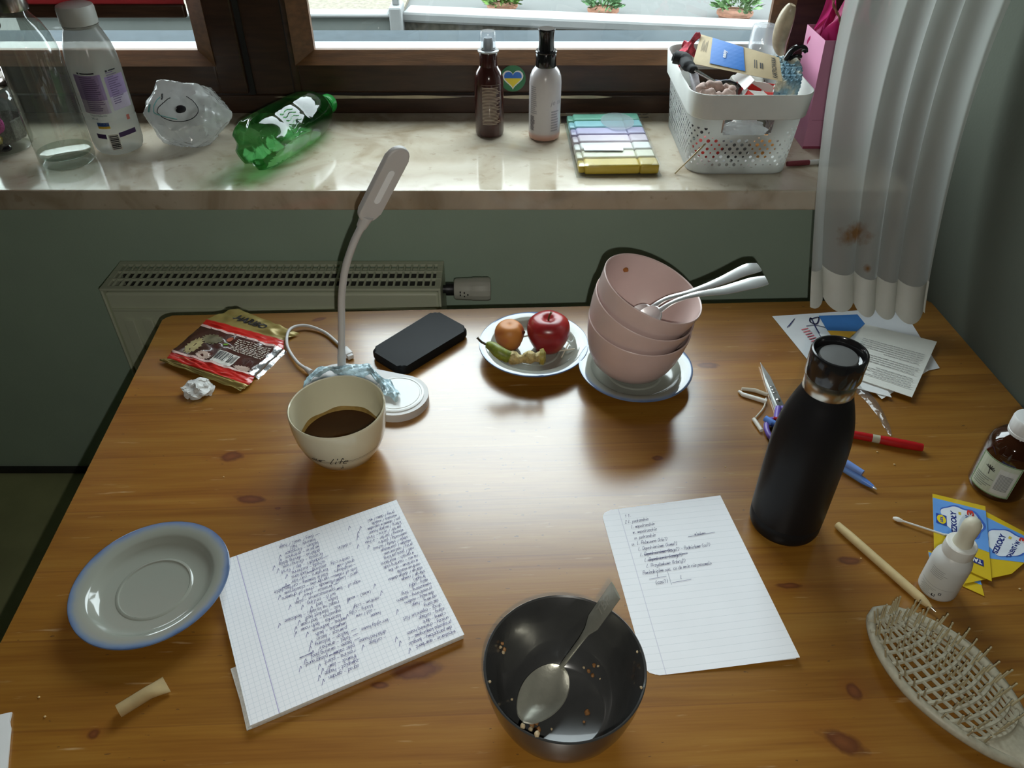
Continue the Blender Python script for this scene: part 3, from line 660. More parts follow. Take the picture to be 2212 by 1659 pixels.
# two bright spoons in the top bowl
def pts3(*a): return [at(px, py, Y) for px, py, Y in a]
wd2 = (.0085, .0062, .0066, .0095, .0150, .0185, .0140)
spoon('tablespoon', 'bright steel spoon in the top pink bowl, upper of the pair', pts3((1405, 667, .835), (1440, 645, .838), (1497, 629, .845), (1560, 606, .855), (1612, 583, .862), (1640, 577, .868)), wd2, .0022, .04, .034, msteel2, up=Vector((-.05, -.30, .95)).normalized(), group='spoons in the pink bowl')
spoon('tablespoon', 'bright steel spoon in the top pink bowl, lower of the pair', pts3((1425, 671, .818), (1455, 652, .820), (1500, 637, .825), (1560, 628, .836), (1620, 613, .842), (1656, 605, .846)), wd2, .0022, .04, .034, msteel2, up=Vector((-.05, -.30, .95)).normalized(), group='spoons in the pink bowl')

# ------------------------------------------------------------------ fruit saucer
apx = on(1187, 765, TZ + .010); ap = Vector((.0515, .903, TZ + .0075))
def apple_mat():
    m = bpy.data.materials.new('apple_skin'); m.use_nodes = True; nt, N, L = nodes_of(m); b = N['Principled BSDF']; b.inputs['Roughness'].default_value = .28
    tc = N.new('ShaderNodeTexCoord'); n = N.new('ShaderNodeTexNoise'); n.inputs['Scale'].default_value = 22; n.inputs['Detail'].default_value = 6; L.new(tc.outputs['Object'], n.inputs['Vector'])
    r = N.new('ShaderNodeValToRGB'); e = r.color_ramp.elements; e[0].position = .30; e[0].color = (.22, .012, .016, 1); e[1].position = .80; e[1].color = (.55, .12, .05, 1); k = e.new(.55); k.color = (.34, .022, .022, 1)
    L.new(n.outputs['Fac'], r.inputs['Fac']); L.new(r.outputs['Color'], b.inputs['Base Color']); return m
APR = [(0, .003), (.006, .0015), (.012, 0), (.018, .002), (.0245, .011), (.0298, .024), (.0305, .034), (.0285, .044), (.0225, .0512), (.0150, .0540), (.009, .0532), (.0045, .0505), (0, .0485)]
pp = spl([(r, 0, z) for r, z in APR], 4)
a_ = thing('apple', 'red apple on the fruit saucer', 'apple', ap, .3)
obj('flesh', lathe([(max(0, p.x), p.z) for p in pp], 48, ripple=lambda a, z: .018 * math.cos(5 * a) + .02 * math.cos(a)), apple_mat(), a_)
obj('stem', tube(spl([(0, 0, .048), (.0005, -.0004, .055), (.003, -.002, .0635)], 4), [.0013] * 8 + [.0019], 8), mat('fruit_stem', (.13, .08, .03), .7, var=.3), a_)
bm = prism([(.0028 * math.cos(i), .0016 * math.sin(i)) for i in [k * PI / 8 for k in range(16)]], 0, .0004)
apr = Vector((-.0035, .903, TZ + .0085))
t = thing('apricot', 'small orange apricot with a red blush on the fruit saucer', 'apricot', apr, .4)
def apri_mat():
    m = bpy.data.materials.new('apricot_skin'); m.use_nodes = True; nt, N, L = nodes_of(m); b = N['Principled BSDF']; b.inputs['Roughness'].default_value = .5
    tc = N.new('ShaderNodeTexCoord'); mp = N.new('ShaderNodeMapping'); mp.inputs['Scale'].default_value = (18, 10, 22); L.new(tc.outputs['Object'], mp.inputs['Vector'])
    n = N.new('ShaderNodeTexNoise'); n.inputs['Scale'].default_value = 1.6; L.new(mp.outputs[0], n.inputs['Vector'])
    r = N.new('ShaderNodeValToRGB'); e = r.color_ramp.elements; e[0].position = .42; e[0].color = (.52, .19, .035, 1); e[1].position = .64; e[1].color = (.33, .045, .03, 1)
    L.new(n.outputs['Fac'], r.inputs['Fac']); L.new(r.outputs['Color'], b.inputs['Base Color']); return m
AP2 = spl([(0, 0, .0005), (.008, 0, 0), (.0165, 0, .008), (.0212, 0, .021), (.0205, 0, .032), (.0145, 0, .0405), (.006, 0, .042), (0, 0, .0405)], 4)
obj('flesh', lathe([(max(0, p.x), p.z) for p in AP2], 40, ripple=lambda a, z: -.09 * math.exp(-((a - 5.6) / .22) ** 2)), apri_mat(), t)
obj('bruise', blob(.003, 2, .3, 3, (1, .35, 1.1), loc=(.0165, -.0115, .030)), mat('bruise', (.10, .03, .015), .7, var=.2), t)
# eaten pear: green neck with its stem, core bitten all round, blossom end
PY = .833
pc = [at(1052, 745, PY + .012), at(1064, 749, PY + .008), at(1080, 762, PY), at(1100, 772, PY - .002), at(1122, 775, PY - .004), at(1142, 772, PY - .004), at(1160, 772, PY - .003), at(1174, 771, PY - .002), at(1179, 770, PY - .002)]
pr_ = thing('pear_core', 'eaten pear core with a green neck and stem on the fruit saucer', 'fruit', pc[3])
rel = [p - pc[3] for p in pc]
def rough_tube(P, R, amp, seed, seg=22):
    bm = tube(P, R, seg)
    for v in bm.verts: v.co += v.co.normalized() * 0 + Vector((noise.noise(v.co * 260 + Vector((seed, 0, 0))), noise.noise(v.co * 260 + Vector((0, seed, 5))), noise.noise(v.co * 260 + Vector((9, 2, seed))))) * amp
    return bm
A = spl(rel[0:4], 5); obj('neck', rough_tube(A, [.0045 + .0042 * min(1, i / 9) for i in range(len(A) - 1)] + [.0078], .0007, 1), mat('pear_skin', (.19, .23, .03), .45, var=.35, vscale=150), pr_)
A = spl(rel[3:8], 5); obj('bitten_core', rough_tube(A, [.0074 + .0016 * math.sin(i * .75) for i in range(len(A))], .0022, 4), mat('bitten_flesh', (.46, .36, .15), .55, var=.4, vscale=160, bump=.6, bscale=250), pr_)
obj('blossom_end', rough_tube([rel[7] - Vector((.005, 0, 0)), rel[7], rel[7] + Vector((.003, 0, 0))], [.0105, .0115, .007], .0013, 7), mat('pear_skin_yellow', (.33, .27, .05), .5, var=.4, vscale=150), pr_)
obj('stem', tube(spl([rel[0] + Vector((.002, -.001, 0)), rel[0] + Vector((-.007, .002, .003)), rel[0] + Vector((-.013, .004, .009))], 5), [.0016] * 9 + [.0012, .0022], 8), mat('fruit_stem_dark', (.05, .035, .015), .7, var=.3), pr_)
mwick = mat('pale_stick', (.62, .58, .46), .6, var=.1)
for k, (a, b_) in enumerate((((1190, 760), (1247, 753)), ((1213, 772), (1228, 742)), ((1160, 743), (1168, 768)))):
    pa, pb = on(*a, TZ + .0115 + .001 * (k == 0)), on(*b_, TZ + .0135 + .002 * (k == 0))
    sobj('toothpick', tube([pa - pa, pb - pa], [.0011, .0011], 8), mwick, ('short pale wooden stick lying across the other on the fruit saucer', 'pale wooden stick crossed underneath on the fruit saucer', 'pale wooden stick between the apple and the pear core')[k], 'stick', loc=pa, group='sticks on the fruit saucer')

# ------------------------------------------------------------------ mug of coffee
mmug = mat('cream_ceramic', (.66, .62, .46), .14, coat=.3, var=.03, vscale=20)
MO = [(0, .002), (.026, .002), (.027, 0), (.030, 0), (.032, .003), (.042, .012), (.0495, .026), (.0545, .042), (.0568, .058), (.0575, .074), (.0573, .0775)]
MI = [(.0565, .0785), (.0553, .0775), (.0545, .06), (.0525, .043), (.0472, .027), (.040, .015), (.03, .008), (0, .006)]
mg = thing('mug', 'cream mug half full of coffee in the middle left of the table', 'mug', away(on(752, 1009), .026), 0)
obj('body', lathe(MO + MI, 72), mmug, mg)
LZ = .029
mcof = mat('coffee', (.045, .017, .004), .04, ior=1.34)
obj('coffee', lathe([(0, LZ), (.046, LZ), (.0478, LZ + .0006), (.0478, LZ - .002), (0, LZ - .002)], 48), mcof, mg)
ri = rad_of(MI)

z_ = lambda u, v: LZ + .0005 + v * (.005 + .0016 * math.sin(u * 40) * math.sin(u * 13))
bm = sheet(72, 2, lambda u, v: Vector(((ri(z_(u, v)) - .0004) * math.cos(u * 2 * PI), (ri(z_(u, v)) - .0004) * math.sin(u * 2 * PI), z_(u, v))))
obj('coffee_ring', bm, mat('coffee_residue', (.30, .19, .055), .3, var=.3, vscale=80), mg)
ro = rad_of(MO); va_ = math.atan2(-mg.location.y, -mg.location.x)
bm = BM()
for z, w_ in ((.0345, .0007), (.0322, .0004)): rects([(-.085, .085, z, z + w_)], bm)
wrap(bm, ro, va_ + .25); obj('line_band', bm, mat('taupe_print', (.16, .12, .08), .5), mg, smooth=False)
bm = BM(); write(bm, 'our life', -.0295, .0338, .0056, .0009, slant=.45, slope=-.05, adv=1.25)
write(bm, 'x', .004, .0175, .004, .0006); write(bm, 'i', .006, .021, .003, .0006)
wrap(subdiv(bm, .003), ro, va_ - .28); obj('lettering', bm, BLACK(), mg, smooth=False)

# ------------------------------------------------------------------ desk lamp with charging pad
mlamp = mat('lamp_plastic', (.56, .55, .545), .42, var=.02, vscale=10)
lc1, lc2 = on(730, 826, TZ + .012), on(857, 852, TZ + .012)
lamp = thing('desk_lamp', 'white flexible desk lamp with a round charging pad base', 'lamp', (lc1.x, lc1.y, TZ))
e2 = lc2 - lc1
obj('base', prism(capsule((0, 0), (e2.x, e2.y), .0425, 24), 0, .012, bev=.003, seg=3), mlamp, lamp, auto=50)
pad = obj('charging_pad', lathe([(.0365, .0119), (.0365, .0132), (.0345, .0138), (.0335, .0138), (.033, .0131), (.0312, .0131), (.0305, .0137), (0, .0137)], 56), mat('pad_plastic', (.70, .71, .70), .3, var=.02), lamp, loc=(e2.x, e2.y, 0))
sY = at(738, 803, .857).y
stem = [on(738, 800, TZ + .012), at(738, 700, .862), at(738, 640, .862), at(746, 580, .864), at(764, 525, .866), at(782, 488, .866), at(788, 474, .866)]
stem = spl([p - lamp.location for p in stem], 8)
stem[0].z = .011
obj('stem', tube(stem, [.0058] * 4 + [.0048] * (len(stem) - 4), 16), mlamp, lamp)
# flat head: seen a little from its side
ha, hb = at(789, 474, .866) - lamp.location, at(867, 322, .866) - lamp.location
ax = (hb - ha).normalized(); hl = (hb - ha).length
nrm = Vector((.60, -.78, -.08)); nrm = (nrm - ax * nrm.dot(ax)).normalized(); sd = ax.cross(nrm)
Mh = Matrix(((ax.x, sd.x, nrm.x, ha.x), (ax.y, sd.y, nrm.y, ha.y), (ax.z, sd.z, nrm.z, ha.z), (0, 0, 0, 1)))
hw = .030
outl = capsule((.013, 0), (hl - .012, 0), hw / 2, 14)
hd = obj('head', xform(prism(outl, -.004, .004, bev=.002, seg=3), Mh), mlamp, lamp, auto=50)
obj('light_strip', xform(prism(capsule((.032, 0), (hl - .032, 0), .0042, 10), .004, .0046), Mh), mat('strip_diffuser', (.86, .89, .92), .3, var=.02), lamp)
obj('neck_collar', tube([ha - ax * .012, ha + ax * .006], [.0062, .0085], 16), mlamp, lamp)
cab = [on(662, 797, TZ + .006), on(640, 780, TZ + .006), on(620, 745, TZ + .006), on(626, 712, TZ + .008), on(658, 703, TZ + .006), on(698, 716, TZ + .004), on(726, 738, TZ + .004), on(744, 757, TZ + .004)]
cb = thing('charging_cable', 'looped white cable running from the lamp base to a plug', 'cable', cab[0])
obj('wire', tube(spl([p - cab[0] for p in cab], 8), .0023, 10), mlamp, cb)
d = (cab[-1] - cab[-2]).normalized(); p = cab[-1] - cab[0]
a0 = math.atan2(d.y, d.x)
obj('plug', xform(box(BM(), -.003, .016, -.0062, .0062, -.0038, .005, bev=.002), Matrix.Translation(p) @ Matrix.Rotation(a0, 4, 'Z')), mlamp, cb)
obj('plug_tip', xform(box(BM(), .016, .0215, -.0045, .0045, -.003, .0035, bev=.001), Matrix.Translation(p) @ Matrix.Rotation(a0, 4, 'Z')), mlamp, cb)
d0 = (cab[0] - cab[1]).normalized()
obj('strain_relief', tube([Vector((0, 0, 0)) - d0 * .002, d0 * .012], [.0030, .0046], 12), mlamp, cb)
# crumpled sweet wrapper lying on the lamp base
q0, q1 = on(672, 822, TZ + .014), on(838, 800, TZ + .014)
wr = BM()
cs = [on(660, 826, TZ + .019), on(690, 800, TZ + .021), on(735, 797, TZ + .022), on(790, 797, TZ + .022), on(815, 812, TZ + .020), on(842, 838, TZ + .0195), on(862, 856, TZ + .019)]
cs = spl(cs, 6)
def wf(u, v):
    i = u * (len(cs) - 1); k = min(int(i), len(cs) - 2); p = cs[k].lerp(cs[k + 1], i - k)
    hw_ = .010 + .004 * math.sin(u * 17) + .002 * math.sin(u * 41); off = Vector((-.15, -1, 0)).normalized()
    return p + off * (v - .4) * 2 * hw_ + Vector((0, 0, -.003 + .0035 * math.sin(v * PI) + .0075 * abs(noise.noise(p * 75 + Vector((v * 4, 0, 0))))))
mwr = mat('pale_blue_wrapper', (.42, .56, .62), .2, var=.55, vscale=70, bump=.5, bscale=120, coat=.3)
sobj('sweet_wrapper', sheet(60, 10, wf, thick=.0004), mwr, 'crumpled pale blue and white wrapper behind the mug on the lamp base', 'wrapper')

# ------------------------------------------------------------------ power bank
c4 = [on(800, 757, TZ + .014), on(940, 671, TZ + .014), on(1013, 711, TZ + .014), on(868, 799, TZ + .014)]
cen = sum(c4, Vector()) / 4
pb = thing('power_bank', 'black power bank lying behind the lamp base', 'power bank', (cen.x, cen.y, TZ))
obj('case', prism(rpoly([(p.x - cen.x, p.y - cen.y) for p in c4], .010, 6), .0005, .0155, bev=.0045, seg=4), mat('black_satin_plastic', (.008, .009, .010), .55, var=.1, spec=.14), pb, auto=60)
# ================================================================== notebooks and papers
def frame(origin, xdir, z=0.0):
    """matrix laying flat art: local x along xdir on the table"""
    a = math.atan2(xdir.y, xdir.x); return Matrix.Translation((origin.x, origin.y, z)) @ Matrix.Rotation(a, 4, 'Z')
def paper_mat(name, base, pitch_x=None, pitch_y=None, lw=.0003, col=(.62, .68, .78), margin=None, mcol=(.45, .42, .66), off=(0, 0)):
    """paper with ruled or squared lines, in local metres"""
    m = bpy.data.materials.new(name); m.use_nodes = True; nt, N, L = nodes_of(m); b = N['Principled BSDF']; b.inputs['Roughness'].default_value = .65
    tc = N.new('ShaderNodeTexCoord'); sp = N.new('ShaderNodeSeparateXYZ'); L.new(tc.outputs['Object'], sp.inputs[0])
    def mth(op, a, b_):
        n = N.new('ShaderNodeMath'); n.operation = op
        for i, v in enumerate((a, b_)):
            if isinstance(v, (int, float)): n.inputs[i].default_value = v
            else: L.new(v, n.inputs[i])
        return n.outputs[0]
    fac = None
    for ax, p, o in (('X', pitch_x, off[0]), ('Y', pitch_y, off[1])):
        if not p: continue
        t = mth('LESS_THAN', mth('MODULO', mth('ADD', sp.outputs[ax], 200 * p + o), p), lw); fac = t if fac is None else mth('MAXIMUM', fac, t)
    ns = N.new('ShaderNodeTexNoise'); ns.inputs['Scale'].default_value = 25; L.new(tc.outputs['Object'], ns.inputs['Vector'])
    pr = N.new('ShaderNodeValToRGB'); pr.color_ramp.elements[0].color = (*[c * .96 for c in base], 1); pr.color_ramp.elements[1].color = (*[min(1, c * 1.03) for c in base], 1); L.new(ns.outputs['Fac'], pr.inputs['Fac'])
    c = pr.outputs['Color']
    for f, cc in ((fac, col), (mth('LESS_THAN', mth('ABSOLUTE', mth('SUBTRACT', sp.outputs['X'], margin), 0), .0004) if margin is not None else None, mcol)):
        if f is None: continue
        mx = N.new('ShaderNodeMixRGB'); mx.inputs['Color2'].default_value = (*cc, 1); L.new(f, mx.inputs['Fac']); L.new(c, mx.inputs['Color1']); c = mx.outputs['Color']
    L.new(c, b.inputs['Base Color']); return m
PAP = (.84, .87, .92)
# squared exercise book, written upside down to the viewer
A, B, C = on(851, 1083, TZ + .0085), on(1003, 1370, TZ + .0085), on(540, 1567, TZ + .0085)
# local frame: origin at B (top-left for the writer), x towards C, y towards ... the writer reads from the far side
xd = (C - B); W_ = xd.length; H_ = (A - B).length * 1.005
nb = thing('exercise_book', 'open squared exercise book full of handwriting, left of the dark grey bowl', 'notebook', (B.x, B.y, TZ), math.atan2(xd.y, xd.x))
# in local axes the page spans x 0..W_, y -H_..0 
msq = paper_mat('squared_paper', PAP, .005, .005, .00032, (.63, .69, .76), W_ - .026, (.42, .40, .62))
medge = mat('page_edges', (.66, .67, .64), .7, var=.12, vscale=400)
def page_top(u, v): return Vector((u * W_, -v * H_, .0085 + .0005 * math.sin(u * 9 + 1) * v + .0012 * math.exp(-((v - .36) / .03) ** 2) * 0 - .0008 * (1 - u) * v))
bm = BM(); box(bm, .0006, W_ - .0006, -H_ + .0006, -.0006, .0004, .0066, bev=.0004); obj('page_block', bm, medge, nb)
bm = sheet(30, 24, lambda u, v: Vector((u * W_, -v * H_, .0079 + .0004 * noise.noise(Vector((u * 3, v * 3, 1))) + .0006 * math.sin(v * 7))), thick=.0003)
obj('page', bm, msq, nb)
# sheets sticking out at the corner
cx_ = W_
bm = prism([(W_ - .06, -.055), (W_ + .004, -.050), (W_ + .0042, -.001), (W_ - .02, -.0008)], .0003, .0012); prism([(W_ - .06, -.072), (W_ + .0058, -.068), (W_ + .0026, -.003), (W_ - .02, -.003)], .0013, .0022, bm)
obj('loose_sheet', bm, medge, nb)
def z_page(v): return .0079 + .0006 * math.sin(v * 7) + .0007
ink = mat('violet_ink', (.17, .17, .33), .6); pencil = mat('black_ink', (.035, .035, .05), .6)
colA = ['mieszkanie - apartment', 'dom parapetowy - bungalow', 'przyczepa kempingowa - caravan', 'uroczy - charming house', 'ciemny - dark', 'elony - cottage', 'drogi - expensive flat', 'zaciszny', 'ogromny - huge', 'dom maly - modern', 'przestronny - modern', 'nowoczesny - tiny', 'maly - ugly', 'brzydki', 'starym / nowym', 'starym / duzym domku', 'centrum miasta', 'w centrum - on the', 'na wsi - country side', 'w gorach - mountains', 'nad / poza parking', 'przy / nad morzem', 'mlodym / pierwszym', 'stepu / study / school', 'zamkniety / pietro', 'wlasny / parter - in house', 'parter / ulica - first', 'ktory / mojego house', 'po / domem w ogrodem', 'mieszka / miasta', 'przy / domu / wsi']
colA2 = ['', '', '', '', '- cottage', 'detached house', '', 'terrighty house', '', 'house', '- old / new', 'blocky - city', 'centrum - city', '', '(wies) - wood', '', '', 'edge of - town', '', 'yard - loads of', 'lots of rooms', '- neighbours', 'great view', '- centre city', '', '', '* dublin', '', '', '', '']
colB = ['ogrod - garden', 'zywoplot - hagge', 'trawnik - lawn', 'roslina - plant', 'plac zabaw - playground', 'basen - swiming pool', 'fotel - armchair', 'balkon - balcony', 'piwnica - basin', 'umywalka - bath', 'wanna - bathroom', 'lazienka - bath room', 'sypialnia - bed room', 'koc - blanket bad?', 'regal na ksiazki - bookcase', 'lozko - bed', 'sufit - ceiling', 'pomieszczenie - plan', 'krzeslo - chair', 'komoda - chest of drawers', 'garderoba - cloackroom', 'stolik kawowy - coffee table', 'korytarz - corridor', 'zaslony - cuckions', 'schody - kuchenna', 'poduszki - top / first', 'krzesla - dining room', 'jadalnia - dining table', 'wejscie - entrance', 'balkon - fireplace', 'kominek - hall', 'duzy / small / huge']
bm = BM(); b2 = BM(); ticks = []; rnd = random.Random(3)
def zlift(bm_, z0=.0086):
    for v in bm_.verts: v.co.z = z_page(-v.co.y / H_) + .0003
    return bm_
lh = (H_ - .012) / 31.5
for i, s in enumerate(colA): 
    y = -.008 - i * lh * .985; write(bm, s[:24], .006 + rnd.uniform(0, .003), y, .0020, .00042, slope=-.02, slant=.15, adv=1.12, seed=s)
    if colA2[i]: write(bm, colA2[i], .064 + rnd.uniform(-.004, .008), y - .001, .0020, .0004, slope=-.03, adv=1.15, seed=s + 'b')
    if rnd.random() < .62: write(b2, 'V', (.056 if not colA2[i] else .092) + rnd.uniform(-.008, .004), y - .001, .0026, .00055)
for i, s in enumerate(colB):
    y = -.014 - i * lh * .955; x1 = write(bm, s, .101 + rnd.uniform(-.001, .002) - i * .0001, y, .00215, .00043, slope=-.025, slant=.15, adv=1.15, seed=s)
    if rnd.random() < .7: write(b2, 'V', min(x1 + .004, W_ - .012), y, .0026, .00055)
    if rnd.random() < .35: ribbon(b2, [Vector((.093, y + .001, 0)), Vector((.0985, y + .0014, 0))], .0006)
for x, y, l in ((.139, -.046, .012), (.117, -.036, .008), (.112, -.141, .007), (.139, -.134, .008)):
    for k in range(3): ribbon(b2, [Vector((x, y + k * .0004, 0)), Vector((x + l, y + .001 - k * .0003, 0))], .0006)
merge_into(bm, b2); obj('handwriting', zlift(bm), ink, nb, smooth=False)

# lined double sheet on the right, folded, its free edge lifting a little
A, B, C, D = on(1298, 1103, TZ + .001), on(1556, 1070, TZ + .003), on(1728, 1420, TZ + .006), on(1398, 1461, TZ + .001)
ls = thing('lined_sheet', 'folded sheet of lined paper with a few handwritten lines, right of the dark grey bowl', 'paper', (D.x, D.y, TZ), ang(D, C))
LW, LH = (C - D).length, ((A - D).length + (B - C).length) / 2
inv = (Matrix.Translation(Vector((D.x, D.y, TZ))) @ Matrix.Rotation(ang(D, C), 4, 'Z')).inverted()
q = [inv @ p for p in (D, C, B, A)]
def lpt(u, v): 
    p = q[0].lerp(q[1], u).lerp(q[3].lerp(q[2], u), v); lift = .0004 + .0058 * u ** 1.6 * (1 - .55 * v) + .0022 * math.exp(-((v - .62) / .3) ** 2) * math.sin(u * PI) * .6
    return Vector((p.x, p.y, lift))
mln = paper_mat('lined_paper', PAP, None, .0081, .00035, (.66, .71, .76), .0185, (.62, .64, .74), off=(0, .002))
def lcorner(u, v):
    # the two outer corners on the left are rounded
    r = .012; x, y = u * LW, v * LH
    if x < r and y < r: 
        k = 1 - math.sqrt(max(0, r * r - (r - y) ** 2)) / r; x = r * k + x * (1 - k)
    if x < r and y > LH - r:
        k = 1 - math.sqrt(max(0, r * r - (y - LH + r) ** 2)) / r; x = r * k + x * (1 - k)
    return x / LW, v
obj('page', sheet(36, 60, lambda u, v: lpt(*lcorner(u, v)), thick=.00025), mln, ls)
obj('under_page', sheet(12, 16, lambda u, v: (lambda p: Vector((p.x, p.y, .0003 + .0016 * u)))(lpt(*lcorner(.02 + u * .965, .006 + v * .988))), thick=.00025), mat('plain_paper', (.74, .76, .76), .7, var=.02), ls)
bm = BM(); lines = [(.028, .202, '1 1.'), (.026, .1935, '2 l. podrzednie'), (.031, .1855, 'l. wspolrzednie'), (.031, .1775, 'w. wspolrzednie'), (.031, .1695, 'u. potrzednie'), (.026, .1615, 'u. l. Polaczone (kto?)'), (.031, .1535, 'l. Dopelnieniowe (komu?)'), (.031, .1455, 'l. Dopelnieniowe (kogo?) - Podmiotowe (co?)'), (.034, .1375, 'l. Dopelnienie (czego?)'), (.034, .1295, 'l. Przydawkowe (ktory?)'), (.028, .1215, 'Powiedzialem cos, co do mnie nie pasowalo')]
for x, y, s in lines: write(bm, s, x - .002, y - .006, .0021, .00036, slope=.02, slant=.3, adv=1.1)
write(bm, "(cos?)", .036, .1015, .0022, .0004); write(bm, 'l', .040, .111, .002, .0004); write(bm, 'l', .064, .104, .002, .0004); write(bm, 'wiadomo', .098, .158, .0018, .00034)
for x0, x1, y in ((.031, .050, .1085), (.054, .075, .1005), (.034, .066, .1405), (.034, .066, .1412), (.036, .082, .1325), (.036, .082, .1332), (.09, .122, .157)): ribbon(bm, [Vector((x0, y, 0)), Vector((x1, y + (x1 - x0) * .05, 0))], .00045)
ribbon(bm, [Vector((.053, .115, 0)), Vector((.0525, .098, 0))], .0003)
for v in bm.verts:
    u_, v_ = v.co.x / LW, v.co.y / LH; p = lpt(min(1, u_), min(1, v_)); v.co = Vector((p.x, p.y, p.z + .0006))
obj('handwriting', bm, INK(), ls, smooth=False)

# ------------------------------------------------------------------ pile of letters at the back right
def flat_sheet(name, pix, z, m, label, cat, thick=.0003, lift=0.0, parent=None, bow=0.0, group=None, TZ=TZ):
    P = [on(px, py, TZ + z) for px, py in pix]; c = sum(P, Vector()) / 4
    def fn(u, v):
        p = P[3].lerp(P[2], u).lerp(P[0].lerp(P[1], u), v) - Vector((c.x, c.y, TZ))
        return Vector((p.x, p.y, z + bow * math.sin(u * PI) * math.sin(v * PI) + lift * u * v))
    o = sobj(name, sheet(16, 16, fn, thick=thick), m, label, cat, loc=(c.x, c.y, TZ), group=group); return o, (lambda px, py, dz=.0006: on(px, py, TZ + z) - Vector((c.x, c.y, TZ)) + Vector((0, 0, dz)))
mplain = mat('plain_paper', (.74, .76, .76), .7, var=.02)
mflyer = mat('flyer_paper', (.62, .64, .66), .45, var=.04)
fl_, fp = flat_sheet('flyer', ((1668, 683), (1948, 664), (2030, 795), (1800, 845)), .0012, mflyer, 'big white flyer with a blue and yellow emblem at the bottom of the letter pile', 'flyer')
def patch(pix, fpos, dz=.0007, th=.0002):
    P = [fpos(px, py, dz) for px, py in pix]; bm = BM(); a = [bm.verts.new(p) for p in P]; b_ = [bm.verts.new(p + Vector((0, 0, th))) for p in P]
    bm.faces.new(a[::-1]); bm.faces.new(b_); n = len(P)
    for i in range(n): bm.faces.new((a[i], a[(i + 1) % n], b_[(i + 1) % n], b_[i]))
    return bm
obj('blue_shape', patch(((1768, 683), (1852, 680), (1868, 700), (1850, 717), (1787, 715)), fp), mat('emblem_blue', (.04, .16, .42), .4, var=.1), fl_, smooth=False)
obj('yellow_shape', patch(((1787, 715), (1850, 717), (1814, 750)), fp), mat('emblem_yellow', (.60, .33, .03), .4, var=.1), fl_, smooth=False)
bm = BM()
for k in range(9):
    a = fp(1732 + k * 4.2, 713 + k * 5.0, .0008); ribbon(bm, [a, a + Vector((.010, .004, 0))], .0022)
obj('pink_print', bm, mat('pink_print', (.55, .14, .17), .5), fl_, smooth=False)
bm = BM()
P = spl([fp(1752, 690, .0008), fp(1768, 686, .0008), fp(1764, 700, .0008), fp(1750, 696, .0008), fp(1752, 688, .0008), fp(1764, 712, .0008), fp(1778, 735, .0008), fp(1782, 750, .0008)], 6); ribbon(bm, P, .0022)
P = spl([fp(1742, 705, .0008), fp(1760, 703, .0008), fp(1784, 708, .0008)], 6); ribbon(bm, P, .0014)
P = spl([fp(1700, 708, .0008), fp(1712, 694, .0008), fp(1716, 690, .0008), fp(1704, 706, .0008)], 4); ribbon(bm, P, .001)
obj('navy_scribble', bm, mat('navy_print', (.03, .04, .14), .5), fl_, smooth=False)
l1, _ = flat_sheet('letter', ((1785, 745), (1905, 722), (2006, 800), (1905, 862)), .0035, mplain, 'white sheet of paper in the middle of the letter pile', 'paper')
l2, _ = flat_sheet('leaflet', ((1770, 720), (1860, 740), (1926, 858), (1850, 838)), .0050, mplain, 'white leaflet whose corner sticks out below the printed letter', 'paper', thick=.0006)
l3, lp = flat_sheet('letter', ((1868, 700), (2024, 738), (1970, 858), (1800, 800)), .0072, mat('cream_paper', (.74, .75, .70), .7, var=.02), 'printed letter on top of the pile, with lines of small type', 'letter', thick=.0006, bow=.001)
bm = BM(); rnd = random.Random(5)
a, b_, c, d = lp(1868, 700), lp(2024, 738), lp(1970, 858), lp(1800, 800)
for k in range(17):
    if k in (6, 11): continue
    v = .30 + k * .037; x = .10 if k not in (5, 12, 15) else .45; end = .93
    while x < end - .02:
        w_ = rnd.uniform(.02, .085); p0 = a.lerp(b_, x).lerp(d.lerp(c, x), v); x2 = min(x + w_, end); p1 = a.lerp(b_, x2).lerp(d.lerp(c, x2), v)
        up = Vector((0, 0, .0011)); ribbon(bm, [p0 + up, p1 + up], .0011); x = x2 + .014
obj('printed_lines', bm, mat('grey_print', (.12, .12, .13), .6), l3, smooth=False)
# clear plastic wrapper strip under the letters
pst = [on(1838, 835, TZ + .002), on(1868, 862, TZ + .002), on(1895, 895, TZ + .003), on(1912, 925, TZ + .002), on(1924, 943, TZ + .002)]
pc_ = spl(pst, 6)
def pf(u, v):
    i = u * (len(pc_) - 1); k = min(int(i), len(pc_) - 2); p = pc_[k].lerp(pc_[k + 1], i - k); w_ = .019 * (1 - u) ** .55 + .0012
    return p + Vector((.8, .6, 0)) * (v - .1) * w_ + Vector((0, 0, .004 * math.sin(v * PI) * (1 - u) + .0012 * noise.noise(p * 120 + Vector((v * 4, 0, 0)))))
sobj('plastic_wrapper', sheet(30, 8, pf), thin('clear_film', (.80, .80, .80), rough=.12, haze=.14, ior=1.6, bump=.4), 'clear plastic wrapper strip sticking out below the letters', 'wrapper')

# ------------------------------------------------------------------ candy bag
mgold = mat('gold_foil', (.30, .23, .07), .38, .25, var=.25, vscale=30, bump=.25, bscale=60)
mred = mat('red_foil', (.50, .018, .012), .30, coat=.3, var=.1)
mfilm = mat('brown_print_film', (.055, .022, .016), .18, coat=.5, var=.2, vscale=40, bump=.25, bscale=50)
msil = mat('silver_foil', (.55, .55, .56), .22, .9, bump=.6, bscale=90, var=.1)
ka, kb, kc, kd = on(425, 690, TZ), on(655, 728, TZ), on(530, 838, TZ), on(350, 772, TZ)   # far-left, far-right, near-right, near-left
kcen = (ka + kb + kc + kd) / 4
kb_t = thing('candy_bag', 'opened gold and red sweets bag lying flat near the back left of the table', 'bag', (kcen.x, kcen.y, TZ))
K = [(455, 668), (648, 722), (538, 850), (345, 790)]
